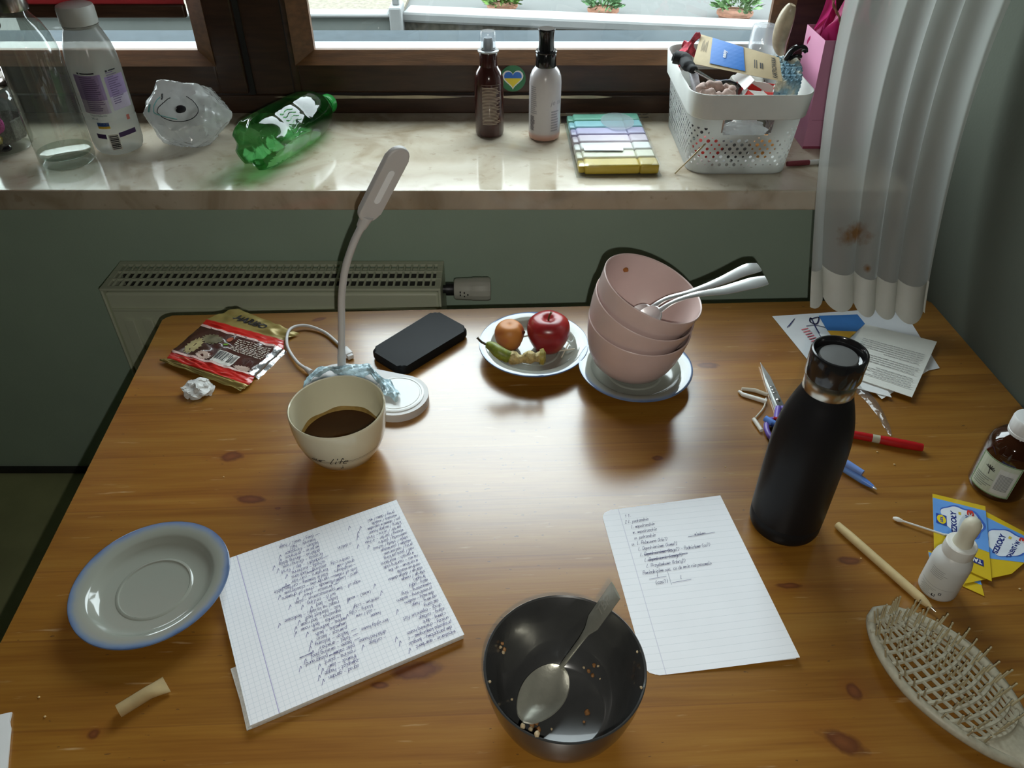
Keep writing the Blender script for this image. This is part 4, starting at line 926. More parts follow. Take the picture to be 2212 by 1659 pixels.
# rows across the bag from the far gold end to the near gold end: (left px, right px)
rows_ = [((512, 668), (648, 722), .006), ((447, 691), (614, 737), .006), ((437, 703), (613, 756), .009), ((371, 762), (551, 815), .010), ((362, 776), (540, 834), .009), ((345, 780), (520, 846), .005)]
def bagpt(r, u):
    k = min(int(r), len(rows_) - 2); f = r - k
    (a0, a1, h0), (b0, b1, h1) = rows_[k], rows_[k + 1]
    px0, py0 = a0[0] + (b0[0] - a0[0]) * f, a0[1] + (b0[1] - a0[1]) * f; px1, py1 = a1[0] + (b1[0] - a1[0]) * f, a1[1] + (b1[1] - a1[1]) * f
    h = (h0 + (h1 - h0) * f) * (math.sin(PI * min(1, max(0, u))) ** .5 * .8 + .2)
    p = on(px0 + (px1 - px0) * u, py0 + (py1 - py0) * u, TZ + h)
    n = noise.noise(Vector((u * 5, r * 2.2, 2.0))) * .0042 + noise.noise(Vector((u * 14, r * 6, 7.0))) * .0016
    return p - Vector((kcen.x, kcen.y, TZ)) + Vector((0, 0, abs(n) + .0008))
def bagband(r0, r1, u0=0, u1=1, dz=0.0): return sheet(28, 14, lambda u, v: bagpt(r0 + (r1 - r0) * v, u0 + (u1 - u0) * u) + Vector((0, 0, dz)), thick=.0003)
obj('top_flap', bagband(0, 1), mgold, kb_t); obj('upper_red_band', bagband(1, 2), mred, kb_t); obj('middle_panel', bagband(2, 3), mfilm, kb_t); obj('lower_red_band', bagband(3, 4), mred, kb_t); obj('bottom_flap', bagband(4, 5), mgold, kb_t)
bm = sheet(10, 16, lambda u, v: bagpt(2 + v, .93 + .12 * u) + Vector((0, 0, .001 + .002 * math.sin(u * PI) - u * .006)), thick=.0003); obj('silver_seam', bm, msil, kb_t)
def bag_print(bm, r0, r1, u0, u1, dz=.0009):
    """flat art in 0..1 x 0..1 (x along the bag's width, y up to the far end) laid on the bag"""
    for v in bm.verts: v.co = bagpt(r1 + (r0 - r1) * v.co.y, u0 + (u1 - u0) * v.co.x) + Vector((0, 0, dz + v.co.z))
    return bm
def unit(bm):
    xs = [v.co.x for v in bm.verts]; ys = [v.co.y for v in bm.verts]; x0, x1, y0, y1 = min(xs), max(xs), min(ys), max(ys)
    for v in bm.verts: v.co = Vector(((v.co.x - x0) / (x1 - x0), (v.co.y - y0) / (y1 - y0), 0))
    return bm
bm = subdiv(unit(text_bm('HARIBO', .01, bold=.0005)), .12); obj('lettering', bag_print(bm, .30, .62, .20, .62, .0012), BLACK(), kb_t, smooth=False)
for r0, r1 in ((1.0, 1.10), (1.95, 2.05), (2.95, 3.04)): obj('white_edge', bag_print(sheet(40, 1, lambda u, v: Vector((u, v, 0))), r0, r1, 0, .98, .0007) if r0 > 1 else bag_print(sheet(40, 1, lambda u, v: Vector((u, v, 0))), 1.98, 2.02, 0, .98, .0007), mat('pink_edge', (.62, .42, .38), .5), kb_t, smooth=False) if r0 != 1.0 else None
bm = BM(); rnd = random.Random(9)
for k in range(8):
    x = 0.0
    while x < 1: w_ = rnd.uniform(.05, .16); rects([(x, min(1, x + w_), k / 8, k / 8 + .055)], bm); x += w_ + .03
obj('ingredient_text', bag_print(subdiv(bm, .1), 2.10, 2.48, .50, .90), mat('cream_print', (.52, .45, .38), .5), kb_t, smooth=False)
obj('barcode_panel', bag_print(sheet(6, 6, lambda u, v: Vector((u, v, 0))), 2.58, 2.95, .44, .68), mat('panel_white', (.62, .60, .55), .4), kb_t, smooth=False)
bm = BM(); x = .06
while x < .92: w_ = rnd.choice((.018, .03, .05)); bm_ = rects([(x, x + w_, .25, .94)], bm); x += w_ + rnd.choice((.02, .035, .03))
obj('barcode', bag_print(bm, 2.58, 2.95, .44, .68, .0013), BLACK(), kb_t, smooth=False)
mjelly = mat('printed_pale_shapes', (.34, .28, .13), .35, var=.3, vscale=60); 
for nm, r0, r1, u0, u1, mm in (('printed_figure', 2.35, 2.95, .06, .22, mjelly), ('printed_figure', 2.15, 2.5, .12, .38, mat('printed_olive', (.16, .14, .08), .35, var=.4, vscale=80)), ('printed_figure', 2.72, 2.98, .24, .42, mat('printed_pink', (.45, .33, .27), .35, var=.2)), ('printed_figure', 2.80, 2.98, .70, .92, mat('printed_pink', (.45, .33, .27), .35)), ('printed_figure', 2.32, 2.42, .40, .46, mat('printed_green', (.14, .30, .03), .35)), ('printed_figure', 2.12, 2.28, .38, .46, mat('printed_red', (.40, .10, .05), .35))):
    bm = prism([(.5 + .5 * (1 - .18 * math.cos(a * PI / 6 * 5)) * math.cos(a * PI / 18) * .85, .5 + .5 * (1 - .18 * math.cos(a * PI / 6 * 5)) * math.sin(a * PI / 18) * .85) for a in range(36)], 0, 0.0002)
    obj(nm, bag_print(bm, r0, r1, u0, u1, .0008), mm, kb_t, smooth=False)
bm = rects([(0, 1, .3, .7)]); obj('small_print', bag_print(subdiv(bm, .1), 3.3, 3.5, .10, .26), mat('orange_print', (.55, .18, .08), .5), kb_t, smooth=False)
# crumpled scrap of paper
sc = on(430, 845, TZ)
bm = blob(.019, 4, .42, 1.9, (1.0, .95, .42), seed=2.2)
for v in bm.verts: v.co.z = max(v.co.z, -.004); v.co += Vector((0, 0, .0045)) + Vector((noise.cell(v.co * 110), noise.cell(v.co * 110 + Vector((7, 0, 0))), .8 * noise.cell(v.co * 110 + Vector((3, 5, 0))))) * .0022
bmesh.ops.dissolve_limit(bm, angle_limit=math.radians(14), verts=bm.verts[:], edges=bm.edges[:])
sobj('paper_scrap', bm, mat('crumpled_paper', (.62, .62, .60), .65, var=.12, vscale=60), 'crumpled white scrap of paper in front of the candy bag', 'paper', smooth=False, loc=sc)

# ------------------------------------------------------------------ paper tube and torn corner
ta, tb_ = on(256, 1537, TZ + .006), on(358, 1474, TZ + .006)
L_ = (tb_ - ta).length
tt = BM(); n = 22; rings = []
for i in range(n + 1):
    u = i / n; fl_k = max(0, (u - .62) / .38); rr = .0062
    w_, h_ = rr * (1 + .62 * fl_k), rr * (1 - .80 * fl_k)
    rings.append([tt.verts.new((u * L_, w_ * math.cos(a * PI / 12), .0062 * (1 - .6 * fl_k) + h_ * math.sin(a * PI / 12) - .0 + .0002)) for a in range(24)])
for a, b_ in zip(rings, rings[1:]):
    for k in range(24): tt.faces.new((a[k], a[(k + 1) % 24], b_[(k + 1) % 24], b_[k]))
bmesh.ops.solidify(tt, geom=tt.faces[:], thickness=.0007)
sobj('paper_tube', tt, mat('kraft_tube', (.66, .52, .27), .7, var=.08, vscale=90), 'short beige cardboard tube with one end pinched flat, front left', 'tube', loc=(ta.x, ta.y, TZ), rz=ang(ta, tb_))
tp = [on(-60, 1560), on(28, 1541), on(22, 1560), on(26, 1575), on(20, 1640), on(14, 1720), on(-60, 1740)]; c = on(0, 1620)
sobj('torn_paper', prism([(p.x - c.x, p.y - c.y) for p in tp], .0004, .003, bev=.0004), mplain, 'torn piece of thick white paper at the front left corner', 'paper', loc=c)

# ------------------------------------------------------------------ thermos bottle
TB = on(1692, 1128)
th = thing('thermos_bottle', 'tall matte black insulated bottle with a steel collar', 'bottle', TB)
mblk = mat('matte_black_coating', (.008, .008, .009), .45, var=.05, spec=.22, bump=.03, bscale=900)
BP = [(0, .001), (.034, .001), (.0372, .003), (.0385, .007), (.0388, .022), (.0386, .0222), (.0386, .0228), (.0389, .023), (.0390, .10), (.0388, .125), (.0372, .146), (.0342, .163), (.0298, .179), (.0262, .190), (.0247, .196), (.0240, .198), (0, .198)]
pp = spl([(r, 0, z) for r, z in BP[8:15]], 5)
obj('body', lathe(BP[:8] + [(p.x, p.z) for p in pp] + BP[15:], 80), mblk, th, auto=50)
obj('steel_collar', lathe([(.020, .1975), (.0242, .1975), (.0246, .198), (.0246, .2145), (.0242, .215), (.02, .215)], 72), mat('brushed_steel', (.60, .57, .50), .25, 1.0, var=.06, vscale=60, stretch=(1, 1, 20)), th)
CZP = [(.019, .2152), (.0258, .2152), (.0264, .2162), (.0264, .2405), (.0258, .2425), (.0242, .2428), (.0232, .2418), (.0222, .2335), (.0205, .2322), (0, .2322)]
mcap = mat('gloss_black_plastic', (.010, .010, .011), .15, coat=.3, var=.05)
obj('lid', lathe(CZP, 72), mcap, th)
obj('lid_button', lathe([(.0182, .2318), (.0182, .2362), (.0172, .2375), (.012, .2380), (0, .2382)], 56), mat('grey_button', (.12, .125, .125), .35, var=.06), th)

# ------------------------------------------------------------------ scissors
mscb = mat('scissor_steel', (.42, .42, .41), .32, 1.0, var=.15, vscale=70); mpur = mat('purple_plastic', (.16, .10, .42), .35, var=.05)
s0, s1 = on(1642, 783, TZ + .004), on(1688, 888, TZ + .004)
sci = thing('scissors', 'steel scissors with purple handles behind the black bottle', 'scissors', s0, ang(s0, s1))
SL = (s1 - s0).length
obj('blade', prism([(0, 0), (SL * .3, .0050), (SL, .0068), (SL, -.003), (SL * .3, -.002)], -.001, .001, bev=.0003), mscb, sci)
obj('blade', prism([(SL * .05, .0), (SL * .3, .0030), (SL * .95, .004), (SL * 1.12, -.0085), (SL * .9, -.007), (SL * .4, -.004)], -.003, -.0012, bev=.0003), mscb, sci)
obj('screw', lathe([(.0028, .001), (.0028, .0022), (.002, .0028), (0, .003)], 20), mat('screw_steel', (.7, .7, .68), .2, 1.0), sci, loc=(SL * .80, .0015, 0))
bm = BM()
for k in range(3): box(bm, SL * (.52 + k * .06), SL * (.545 + k * .06), -.001, .0035, .001, .0015, bev=.0002)
obj('stamp', bm, mat('screw_steel', (.7, .7, .68), .2, 1.0), sci)
for sg, x in ((1, 0), (-1, 0)):
    c = Vector((SL + .040, sg * .016, -.0002)); loop = [c + Vector((.024 * math.cos(a * PI / 14), .0135 * math.sin(a * PI / 14), 0)) for a in range(29)]
    bm = tube(loop, .0036, 10); tube([Vector((SL * .93, sg * .002, -.0002)), Vector((SL + .008, sg * .008, -.0002)), Vector((SL + .020, sg * .012, -.0002))], [.004, .0042, .004], 10, bm)
    obj('handle', bm, mpur, sci)

# ------------------------------------------------------------------ pens and small things at right
def pen(name, label, cat, a, b, r, parts, z0=None, group=None):
    """parts: list of (part name, from, to, [radii factor], material) along the axis a->b"""
    d = b - a; L_ = d.length; t = thing(name, label, cat, a, group=group)
    t.rotation_euler = d.to_track_quat('X', 'Z').to_euler()
    for nm, f0, f1, rf, m in parts:
        n = len(rf); P = [Vector((L_ * (f0 + (f1 - f0) * i / (n - 1)), 0, 0)) for i in range(n)]
        obj(nm, tube(P, [r * k for k in rf], 18), m, t, auto=35)
    return t
mrp = mat('red_plastic', (.42, .010, .012), .32, var=.15, vscale=60); mgr = mat('grey_band', (.42, .40, .30), .4)
a, b_ = on(1670, 906, TZ + .0058), on(1993, 967, TZ + .0058)
pen('red_marker', 'red felt tip marker lying behind the black bottle', 'marker', a, b_, .0055, [('cap', .72, 1, [.98, 1.06, 1.06, 1.05, 1.0, .9], mrp), ('band', .66, .74, [.95, .95], mgr), ('barrel', 0, .67, [.7, .92, .96, .96, .96, .96], mrp), ('white_mark', .478, .49, [1.0, 1.0], WHITEP())])
mblue = mat('translucent_blue', (.20, .36, .78), .25, var=.1, trans=.25); mbl2 = mat('blue_refill', (.12, .26, .70), .3)
a, b_ = on(1655, 905, TZ + .007), on(1894, 1057, TZ + .0042)
pen('ballpoint_pen', 'translucent blue ballpoint pen with its tip showing right of the black bottle', 'pen', a, b_, .0045, [('barrel', .12, .88, [.9, 1, 1, 1, 1, 1, 1], mblue), ('grip_cone', .88, .97, [1.0, .8, .5], mbl2), ('tip', .97, 1, [.42, .3, .12], mat('pen_tip', (.6, .66, .75), .25, .6)), ('cap_end', -.01, .13, [.95, 1.02, 1.02], mbl2)])
a, b_ = on(1700, 925, TZ + .0135), on(1864, 1022, TZ + .0115)
pen('ballpoint_pen', 'blue pen lying on top of another, its blunt end right of the black bottle', 'pen', a, b_, .0046, [('barrel', 0, 1, [.9, 1, 1, 1, 1, 1, .8], mat('solid_blue', (.17, .29, .66), .35, var=.08)), ('clip', .5, .9, [.35, .35], mbl2)])
mcorn = mat('white_soft_plastic', (.70, .69, .64), .4, var=.06)
c0 = [on(1600, 842, TZ + .003), on(1618, 858, TZ + .003), on(1656, 866, TZ + .003)]
cl = thing('plastic_clip', 'broken white plastic clip strip beside the scissors', 'clip', c0[0])
obj('strip', tube([p - c0[0] for p in (on(1596, 845, TZ + .003), on(1604, 852, TZ + .003), on(1656, 868, TZ + .003))], [.002, .003, .0034], 10), mcorn, cl)
obj('strip', tube([p - c0[0] for p in (on(1602, 840, TZ + .003), on(1630, 843, TZ + .003), on(1658, 853, TZ + .003))], [.0022, .003, .0026], 10), mat('clear_strip', (.50, .45, .36), .3, var=.1), cl)
obj('thread', tube(spl([p - c0[0] for p in (on(1655, 860, TZ + .003), on(1650, 880, TZ + .003), on(1632, 902, TZ + .003))], 5), .0012, 8), mat('clear_strip', (.50, .45, .36), .3), cl)
e0, e1 = on(1628, 905, TZ + .003), on(1645, 930, TZ + .003)
sobj('small_white_stick', tube([e0 - e0, e1 - e0], .0028, 10), mcorn, 'short white plastic piece left of the scissors handle', 'plastic piece', loc=e0)
# wooden pen
a, b_ = on(1808, 1133, TZ + .0052), on(2022, 1322, TZ + .0045)
mpine = mat('beige_card_barrel', (.58, .46, .24), .55, var=.06, vscale=120)
pen('wooden_pen', 'beige pen with a wooden barrel lying between the hair brush and the dropper bottle', 'pen', a, b_, .0048, [('barrel', 0, .86, [.86, 1, 1, 1, 1, 1, 1], mpine), ('cone', .86, .955, [1.0, .78, .38], mpine), ('tip', .955, 1.0, [.34, .26, .10], mat('pen_steel', (.6, .58, .52), .25, 1.0))])
# cotton swab
a, b_ = on(1930, 1119, TZ + .0032), on(2062, 1162, TZ + .0055)
mcot = mat('cotton', (.80, .79, .74), .9, bump=.4, bscale=500); mstk = mat('paper_stick', (.72, .73, .70), .6)
pen('cotton_swab', 'white cotton swab lying on the sticker packets', 'cotton swab', a, b_, .0026, [('stick', .1, .9, [.42, .42], mstk), ('cotton_tip', -.01, .17, [.5, .95, 1, .75, .42], mcot), ('cotton_tip', .83, 1.01, [.42, .75, 1, .95, .5], mcot)])

# ------------------------------------------------------------------ sticker packets
myel = mat('packet_yellow', (.62, .44, .02), .35, var=.05, coat=.2); mpb = mat('packet_blue', (.13, .33, .75), .35, var=.12, vscale=20, coat=.2)
mpw = mat('packet_white', (.72, .78, .84), .35, var=.06, vscale=60); mnavy = mat('packet_navy', (.015, .03, .20), .4); mpr = mat('packet_red', (.62, .04, .03), .4)
mpsh = mat('packet_deep_blue', (.05, .13, .50), .35, var=.2, vscale=60)
def packet(pix, z, label, tag_side):
    """four corners seen in the photo: far-left, far-right, near-right, near-left"""
    P = [on(px, py, TZ + z) for px, py in pix]; c = sum(P, Vector()) / 4; base = Vector((c.x, c.y, TZ + z))
    t = thing('sticker_packet', label, 'packet', base, group='yellow and blue sticker packets')
    P = [p - base for p in P]
    def pt(x, y, dz=0): return P[3].lerp(P[2], x).lerp(P[0].lerp(P[1], x), y) + Vector((0, 0, .0005 + dz))
    def lay(bm, dz):
        for v in bm.verts: v.co = pt(v.co.x, v.co.y, dz + v.co.z)
        return bm
    def sh(x0, x1, y0, y1, dz, n=2): return lay(sheet(n, n, lambda u, v: Vector((x0 + (x1 - x0) * u, y0 + (y1 - y0) * v, 0))), dz)
    obj('envelope', lay(prism([(0, 0), (1, 0), (1, 1), (0, 1)], -.0005, 0), 0), myel, t, smooth=False)
    obj('blue_panel', sh(0, 1, .36, .93, .0002), mpb, t, smooth=False)
    cloud = []
    for k in range(60):
        a = 2 * PI * k / 60; r = 1 + .07 * math.sin(3 * a) + .05 * math.sin(7 * a + 1); cloud.append((.53 + .40 * r * math.cos(a), .66 + .235 * r * math.sin(a)))
    obj('cloud_shadow', lay(prism([(x + .02, y + .012) for x, y in cloud], 0, .0001), .0003), mpsh, t, smooth=False)
    obj('white_cloud', lay(prism([(.53 + (x - .53) * .93, .675 + (y - .675) * .93) for x, y in cloud], 0, .0001), .00045), mpw, t, smooth=False)
    def txt(s, cx, cy, wx, hy, rot, m, dz=.0007, nm='lettering'):
        bm = unit(text_bm(s, .01, bold=.0006)); subdiv(bm, .3)
        for v in bm.verts:
            x, y = (v.co.x - .5) * wx, (v.co.y - .5) * hy; v.co = Vector((cx + (x * math.cos(rot) - y * math.sin(rot)) , cy + (x * math.sin(rot) + y * math.cos(rot)), 0))
        obj(nm, lay(bm, dz), m, t, smooth=False)
    # the packet's own reading direction runs towards the far edge
    R90 = PI / 2
    txt('SZKOŁY', .38, .62, .34, .11, R90, mnavy); txt('i', .50, .78, .05, .05, R90, mat('packet_gold', (.65, .50, .06), .4)); txt('TALENTÓW', .64, .60, .36, .115, R90, mnavy); txt('3', .70, .83, .085, .13, R90, mpr, .0009)
    if tag_side:
        obj('logo_square', sh(.05, .25, .52, .68, .0006), mat('logo_blue', (.02, .06, .35), .4), t, smooth=False)
        obj('logo_disc', lay(prism([(.15 + .085 * math.cos(k * PI / 16), .60 + .068 * math.sin(k * PI / 16)) for k in range(32)], 0, .0001), .0008), mat('logo_yellow', (.75, .60, .02), .4), t, smooth=False)
        txt('LIDL', .15, .60, .09, .05, R90, mat('logo_blue', (.02, .06, .35), .4), .0011)
        obj('tag', sh(.60, .88, .14, .22, .0004), mnavy, t, smooth=False); txt('TAL', .75, .18, -.20, -.055, 0, WHITEP(), .0007)
    return t
packet(((2005, 1190), (2110, 1225), (2126, 1288), (2010, 1235)), .0006, 'yellow packet lowest in the fan of packets, mostly hidden under the other two', False)
packet(((2130, 1106), (2260, 1175), (2185, 1240), (2080, 1262)), .0022, 'blue and yellow sticker packet to the right, partly covered by the other packet', False)
packet(((2014, 1067), (2128, 1094), (2142, 1256), (2018, 1200)), .0040, 'blue and yellow sticker packet on top, behind the dropper bottle', True)

# ------------------------------------------------------------------ dropper bottle
DBp = on(2022, 1272)
dr = thing('dropper_bottle', 'frosted white dropper bottle with a rubber bulb', 'bottle', (DBp.x, DBp.y, TZ + .0002))
DP = [(0, .001), (.0165, .001), (.0185, .003), (.0188, .006), (.0188, .046), (.0178, .052), (.0135, .0585), (.0120, .060), (.0120, .063), (0, .063)]
mfrost = mat('frosted_glass', (.66, .67, .65), .38, sub=.0, trans=.12, var=.03)
obj('glass_body', lathe(DP, 56), mfrost, dr)
obj('collar', lathe([(.0105, .0605), (.0142, .0605), (.0146, .062), (.0144, .0735), (.0135, .0745), (.0095, .0748), (0, .0748)], 48, ripple=lambda a, z: .012 * (1 if math.sin(a * 30) > 0 else 0) if z < .074 else 0), mat('collar_plastic', (.72, .73, .70), .35, var=.03), dr)
obj('rubber_bulb', lathe([(.0092, .0745), (.0090, .078), (.0078, .084), (.0082, .090), (.0086, .097), (.0080, .103), (.0058, .1070), (.0028, .1088), (0, .1092)], 40), mat('cream_rubber', (.62, .60, .48), .5, var=.03), dr)
va_ = math.atan2(-DBp.y, -DBp.x)
bm = BM(); rnd = random.Random(11)
rects([(-.026, .010, .0205, .0209)], bm)
for k in range(5): rects([(-.020, -.020 + rnd.uniform(.010, .018), .034 + k * .0024, .0346 + k * .0024)], bm)
for k in range(6): rects([(-.024 + rnd.uniform(0, .003), -.012 + rnd.uniform(0, .006), .0065 + k * .002, .0070 + k * .002)], bm)
wrap(bm, .0188, va_ + .35); obj('printed_lines', bm, mat('pale_print', (.32, .32, .31), .5), dr, smooth=False)
bm = rects([(-.0045, -.001, .0075, .0085), (-.0045, -.0035, .0085, .011), (-.002, -.001, .0095, .011), (.001, .0035, .0120, .0126), (.001, .0016, .0126, .0150), (.0030, .0036, .0126, .0150), (.001, .0035, .0150, .0156)]); wrap(bm, .0188, va_ + .15); obj('symbols', bm, BLACK(), dr, smooth=False)

# ------------------------------------------------------------------ brown medicine bottle
MBp = on(2148, 1050)
mbt = thing('medicine_bottle', 'brown glass medicine bottle with a white screw cap and green edged label', 'bottle', MBp)
MP = [(0, .001), (.027, .001), (.0295, .003), (.0305, .007), (.0305, .060), (.0300, .067), (.0275, .0745), (.022, .081), (.0165, .0845), (.0155, .086), (.0155, .092), (0, .092)]
obj('glass_body', lathe(MP, 64), mat('amber_glass', (.030, .010, .004), .06, coat=.6, var=.1), mbt)
obj('cap', lathe([(.0155, .0865), (.0175, .0865), (.0178, .090), (.0172, .0905), (.0178, .092), (.0178, .1055), (.0168, .1075), (.015, .108), (0, .108)], 60, ripple=lambda a, z: .018 * max(0, math.sin(a * 40)) if z > .0915 and z < .107 else 0), mat('white_cap', (.72, .74, .74), .4, var=.02), mbt)
va_ = math.atan2(-MBp.y, -MBp.x) - .12
def lab(x0, x1, z0, z1, off, m, nm): 
    bm = rects([(x0, x1, z0, z1)]); obj(nm, wrap(bm, .0305, va_, off), m, mbt, smooth=False)
lab(-.026, .022, .010, .058, .0002, mat('label_pale_green', (.52, .58, .46), .45, var=.03), 'label')
bm = rects([(-.0255, .0215, .0103, .0112), (-.0255, .0215, .0568, .0577), (.0206, .0215, .0112, .0568), (-.0255, -.0246, .0112, .0568)]); obj('green_border', wrap(bm, .0305, va_, .0004), mat('label_green', (.10, .26, .08), .45), mbt, smooth=False)
lab(.001, .0195, .014, .050, .0004, mat('label_light', (.60, .62, .58), .45), 'text_panel')
bm = BM()
for k in range(14): rects([(.003, .017, .020 + k * .0017, .0208 + k * .0017)], bm)
for k in range(6): rects([(-.022, -.008 + .004 * (k % 3), .016 + k * .0028, .0168 + k * .0028)], bm)
obj('printed_lines', wrap(bm, .0305, va_, .0006), mat('label_grey_print', (.16, .17, .16), .5), mbt, smooth=False)
bm = BM()
for k in range(7):
    a = k * PI / 7 * 1.1 - .2; ribbon(bm, [Vector((-.009, .043, 0)), Vector((-.009 + .0058 * math.cos(a), .043 + .0045 * math.sin(a), 0))], .0010)
ribbon(bm, [Vector((-.009, .043, 0)), Vector((-.0078, .036, 0))], .0009)
obj('palm_emblem', wrap(bm, .0305, va_, .0006), BLACK(), mbt, smooth=False)

# ------------------------------------------------------------------ hair brush
h0, h1 = on(1893, 1318, TZ + .012), on(2290, 1700, TZ + .012)
hb_ = thing('hair_brush', 'sand coloured vented hair brush with its bristles up', 'hair brush', (h0.x, h0.y, TZ), ang(h0, h1))
HLn = .150; HWd = .0445       # head length, half width
mbr = mat('wheat_plastic', (.40, .38, .29), .5, var=.10, vscale=260)
def hwid(s):        # half width along the head 0..1
    s = min(s, 1.25); a = HWd * max(0, math.sin(PI * min(1, s * .88))) ** .55 * (1.0 if s < .5 else 1 - .25 * (s - .5)); return max(a, .0095 * min(1, s * 6))
inv = (Matrix.Translation((h0.x, h0.y, TZ)) @ Matrix.Rotation(ang(h0, h1), 4, 'Z')).inverted()
def hz(x): return .010 + .010 * math.sin(PI * min(1, x / HLn)) * 0 + .004 * math.sin(PI * min(1, max(0, x / HLn)))
def zc(x, y): return hz(x) + .006 * (1 - (y / HWd) ** 2)
# rim
loop = [Vector((s * HLn, hwid(s), hz(s * HLn))) for s in [k / 40 for k in range(0, 48)]]; loop2 = [Vector((p.x, -p.y, p.z)) for p in loop]
rim = [Vector((0, 0, .010))] + loop[1:]; rim2 = [Vector((0, 0, .010))] + loop2[1:]
bm = tube(rim2[::-1] + rim[1:], .0048, 12)
# handle, merging with the rim
hp = [(HLn * .90, .0245, .0030), (HLn * .98, .0205, .0038), (HLn * 1.06, .0165, .0055), (HLn * 1.16, .0135, .0075), (HLn + .07, .0120, .0095), (HLn + .12, .0125, .009)]
rows = []
for x, w_, th_ in [(p.x, p.y, p.z) for p in spl(hp, 6)]:
    rows.append([bm.verts.new((x, w_ * math.cos(a * PI / 10), .012 + th_ * math.sin(a * PI / 10))) for a in range(20)])
for a, b_ in zip(rows, rows[1:]):
    for k in range(20): bm.faces.new((a[k], a[(k + 1) % 20], b_[(k + 1) % 20], b_[k]))
bm.faces.new(rows[0]); bm.faces.new(rows[-1][::-1])
obj('body', bm, mbr, hb_)
# lattice bars
bm = BM()
NL = 9
for j in range(-4, 5):                     # lengthwise ribs
    f = j / 5; P = [Vector((s * HLn, f * hwid(s), zc(s * HLn, f * HWd) - .001)) for s in [k / 20 for k in range(1, 20)]]; tube(P, .0019, 6, bm)
NB = 14
for i in range(1, NB):
    s = i / NB; w_ = hwid(s); P = [Vector((s * HLn + .010 * (1 - (y / 1) ** 2) - .006, y * w_, zc(s * HLn, y * w_) - .001)) for y in [k / 8 - 1 for k in range(17)]]; tube(P, .0021, 6, bm)
obj('vent_lattice', bm, mbr, hb_)
mbri = mat('bristle_plastic', (.42, .36, .22), .4, var=.08)
bme = tube([(0, 0, 0), (0, 0, .008), (0, 0, .016), (0, 0, .0178), (0, 0, .0186)], [.0012, .0009, .0007, .0010, .0005], 8)
first = obj('bristle', bme, mbri, hb_); cnt = 0
spots = []
for i in range(1, NB):
    s = i / NB
    for j in range(-4, 5):
        if (i + j) % 1 == 0 and hwid(s) > .018 or abs(j) % 2 == 0: spots.append((s, j / 5 * 1.02))
for i in range(2, NB, 2):
    s = i / NB; spots += [(s, .97), (s, -.97)]
rnd = random.Random(2); rnd.shuffle(spots); spots = spots[:100]
for k, (s, f) in enumerate(spots):
    o = first if k == 0 else first.copy()
    if k: COL.objects.link(o); o.parent = hb_
    y = f * hwid(s); o.location = (s * HLn, y, zc(s * HLn, y) - .001); o.rotation_euler = (-y * 9 + rnd.uniform(-.1, .1), (s - .5) * .35 + rnd.uniform(-.1, .1), 0)

# crumbs on the table
mcr = mat('bread_crumb', (.62, .45, .22), .7, var=.2)
for px, py, s in ((2067, 1272, .0012), (1860, 1206, .0011), (1895, 976, .0012), (1932, 1003, .0014), (2203, 1272, .0014), (1567, 1008, .001), (97, 1548, .0013), (84, 1506, .0012), (2108, 1188, .0009), (483, 1030, .001)):
    sobj('crumb', blob(s, 2, .3, 3, (1, .8, .6), seed=px), mcr, 'tiny pale crumb on the bare table top', 'crumb', loc=on(px, py, TZ + s * .55), group='crumbs on the table')
# ================================================================== things on the window sill
va_at = lambda p: math.atan2(-p.y, -p.x)
# clear glass water bottle
p = on(149, 348, SZ)
gbt = thing('glass_bottle', 'tall clear empty glass bottle with a metal screw cap, left end of the sill', 'bottle', p)
GP = [(0, .006), (.030, .006), (.034, .002), (.040, .0005), (.0435, .004), (.0445, .010), (.0445, .175), (.0435, .188), (.0400, .203), (.0330, .219), (.0255, .229), (.0215, .234), (.0205, .238), (.0205, .252)]
mglass = thin('clear_glass', (.80, .83, .80), gloss=1.0, rough=.03, ior=1.7, haze=.10, hcol=(.42, .43, .38))
obj('glass_body', lathe(GP, 64), mglass, gbt)
obj('inner_floor', lathe([(0, .014), (.030, .013), (.040, .016), (.0428, .022)], 48), thin('thick_glass', (.70, .78, .74), gloss=1.0, rough=.02, ior=1.7), gbt)
obj('screw_cap', lathe([(.0215, .240), (.0245, .240), (.0250, .242), (.0250, .275), (.024, .278), (0, .2785)], 48), mat('cap_metal', (.55, .53, .50), .22, 1.0, var=.05), gbt)
obj('cap_loop', tube([Vector((-.022 + .009 * math.sin(a * PI / 10), -.021, .226 + .010 * math.cos(a * PI / 10))) for a in range(21)], .0006, 6), mat('dark_cord', (.05, .03, .02), .7), gbt)
# milky plastic drink bottle
p = on(262, 322, SZ)
mk = thing('plastic_bottle', 'frosted white plastic bottle with a purple printed label', 'bottle', p)
sq = lambda a, z: (.06 * math.cos(4 * (a - .25)) if .012 < z < .17 else .03 * math.cos(4 * (a - .25)))
MKP = [(0, .002), (.030, .002), (.035, .004), (.0380, .010), (.0390, .020), (.0390, .060), (.0380, .062), (.0390, .066), (.0390, .145), (.0380, .158), (.0350, .178), (.0285, .196), (.0250, .203), (.0245, .208)]
mmilk = thin('milky_plastic', (.85, .86, .84), gloss=.7, rough=.22, haze=.55, hcol=(.48, .47, .43), ior=1.4)
obj('plastic_body', lathe(MKP, 72, ripple=sq), mmilk, mk)
obj('neck_ring', lathe([(.024, .202), (.0275, .203), (.0275, .206), (.024, .2065)], 48), mmilk, mk)
obj('screw_cap', lathe([(.0255, .2075), (.0278, .2075), (.0285, .212), (.0285, .230), (.0270, .2345), (.022, .2365), (0, .237)], 48), mat('cloudy_cap', (.52, .53, .50), .4, trans=.1, var=.03), mk)
rk = rad_of(MKP); va_ = va_at(p)
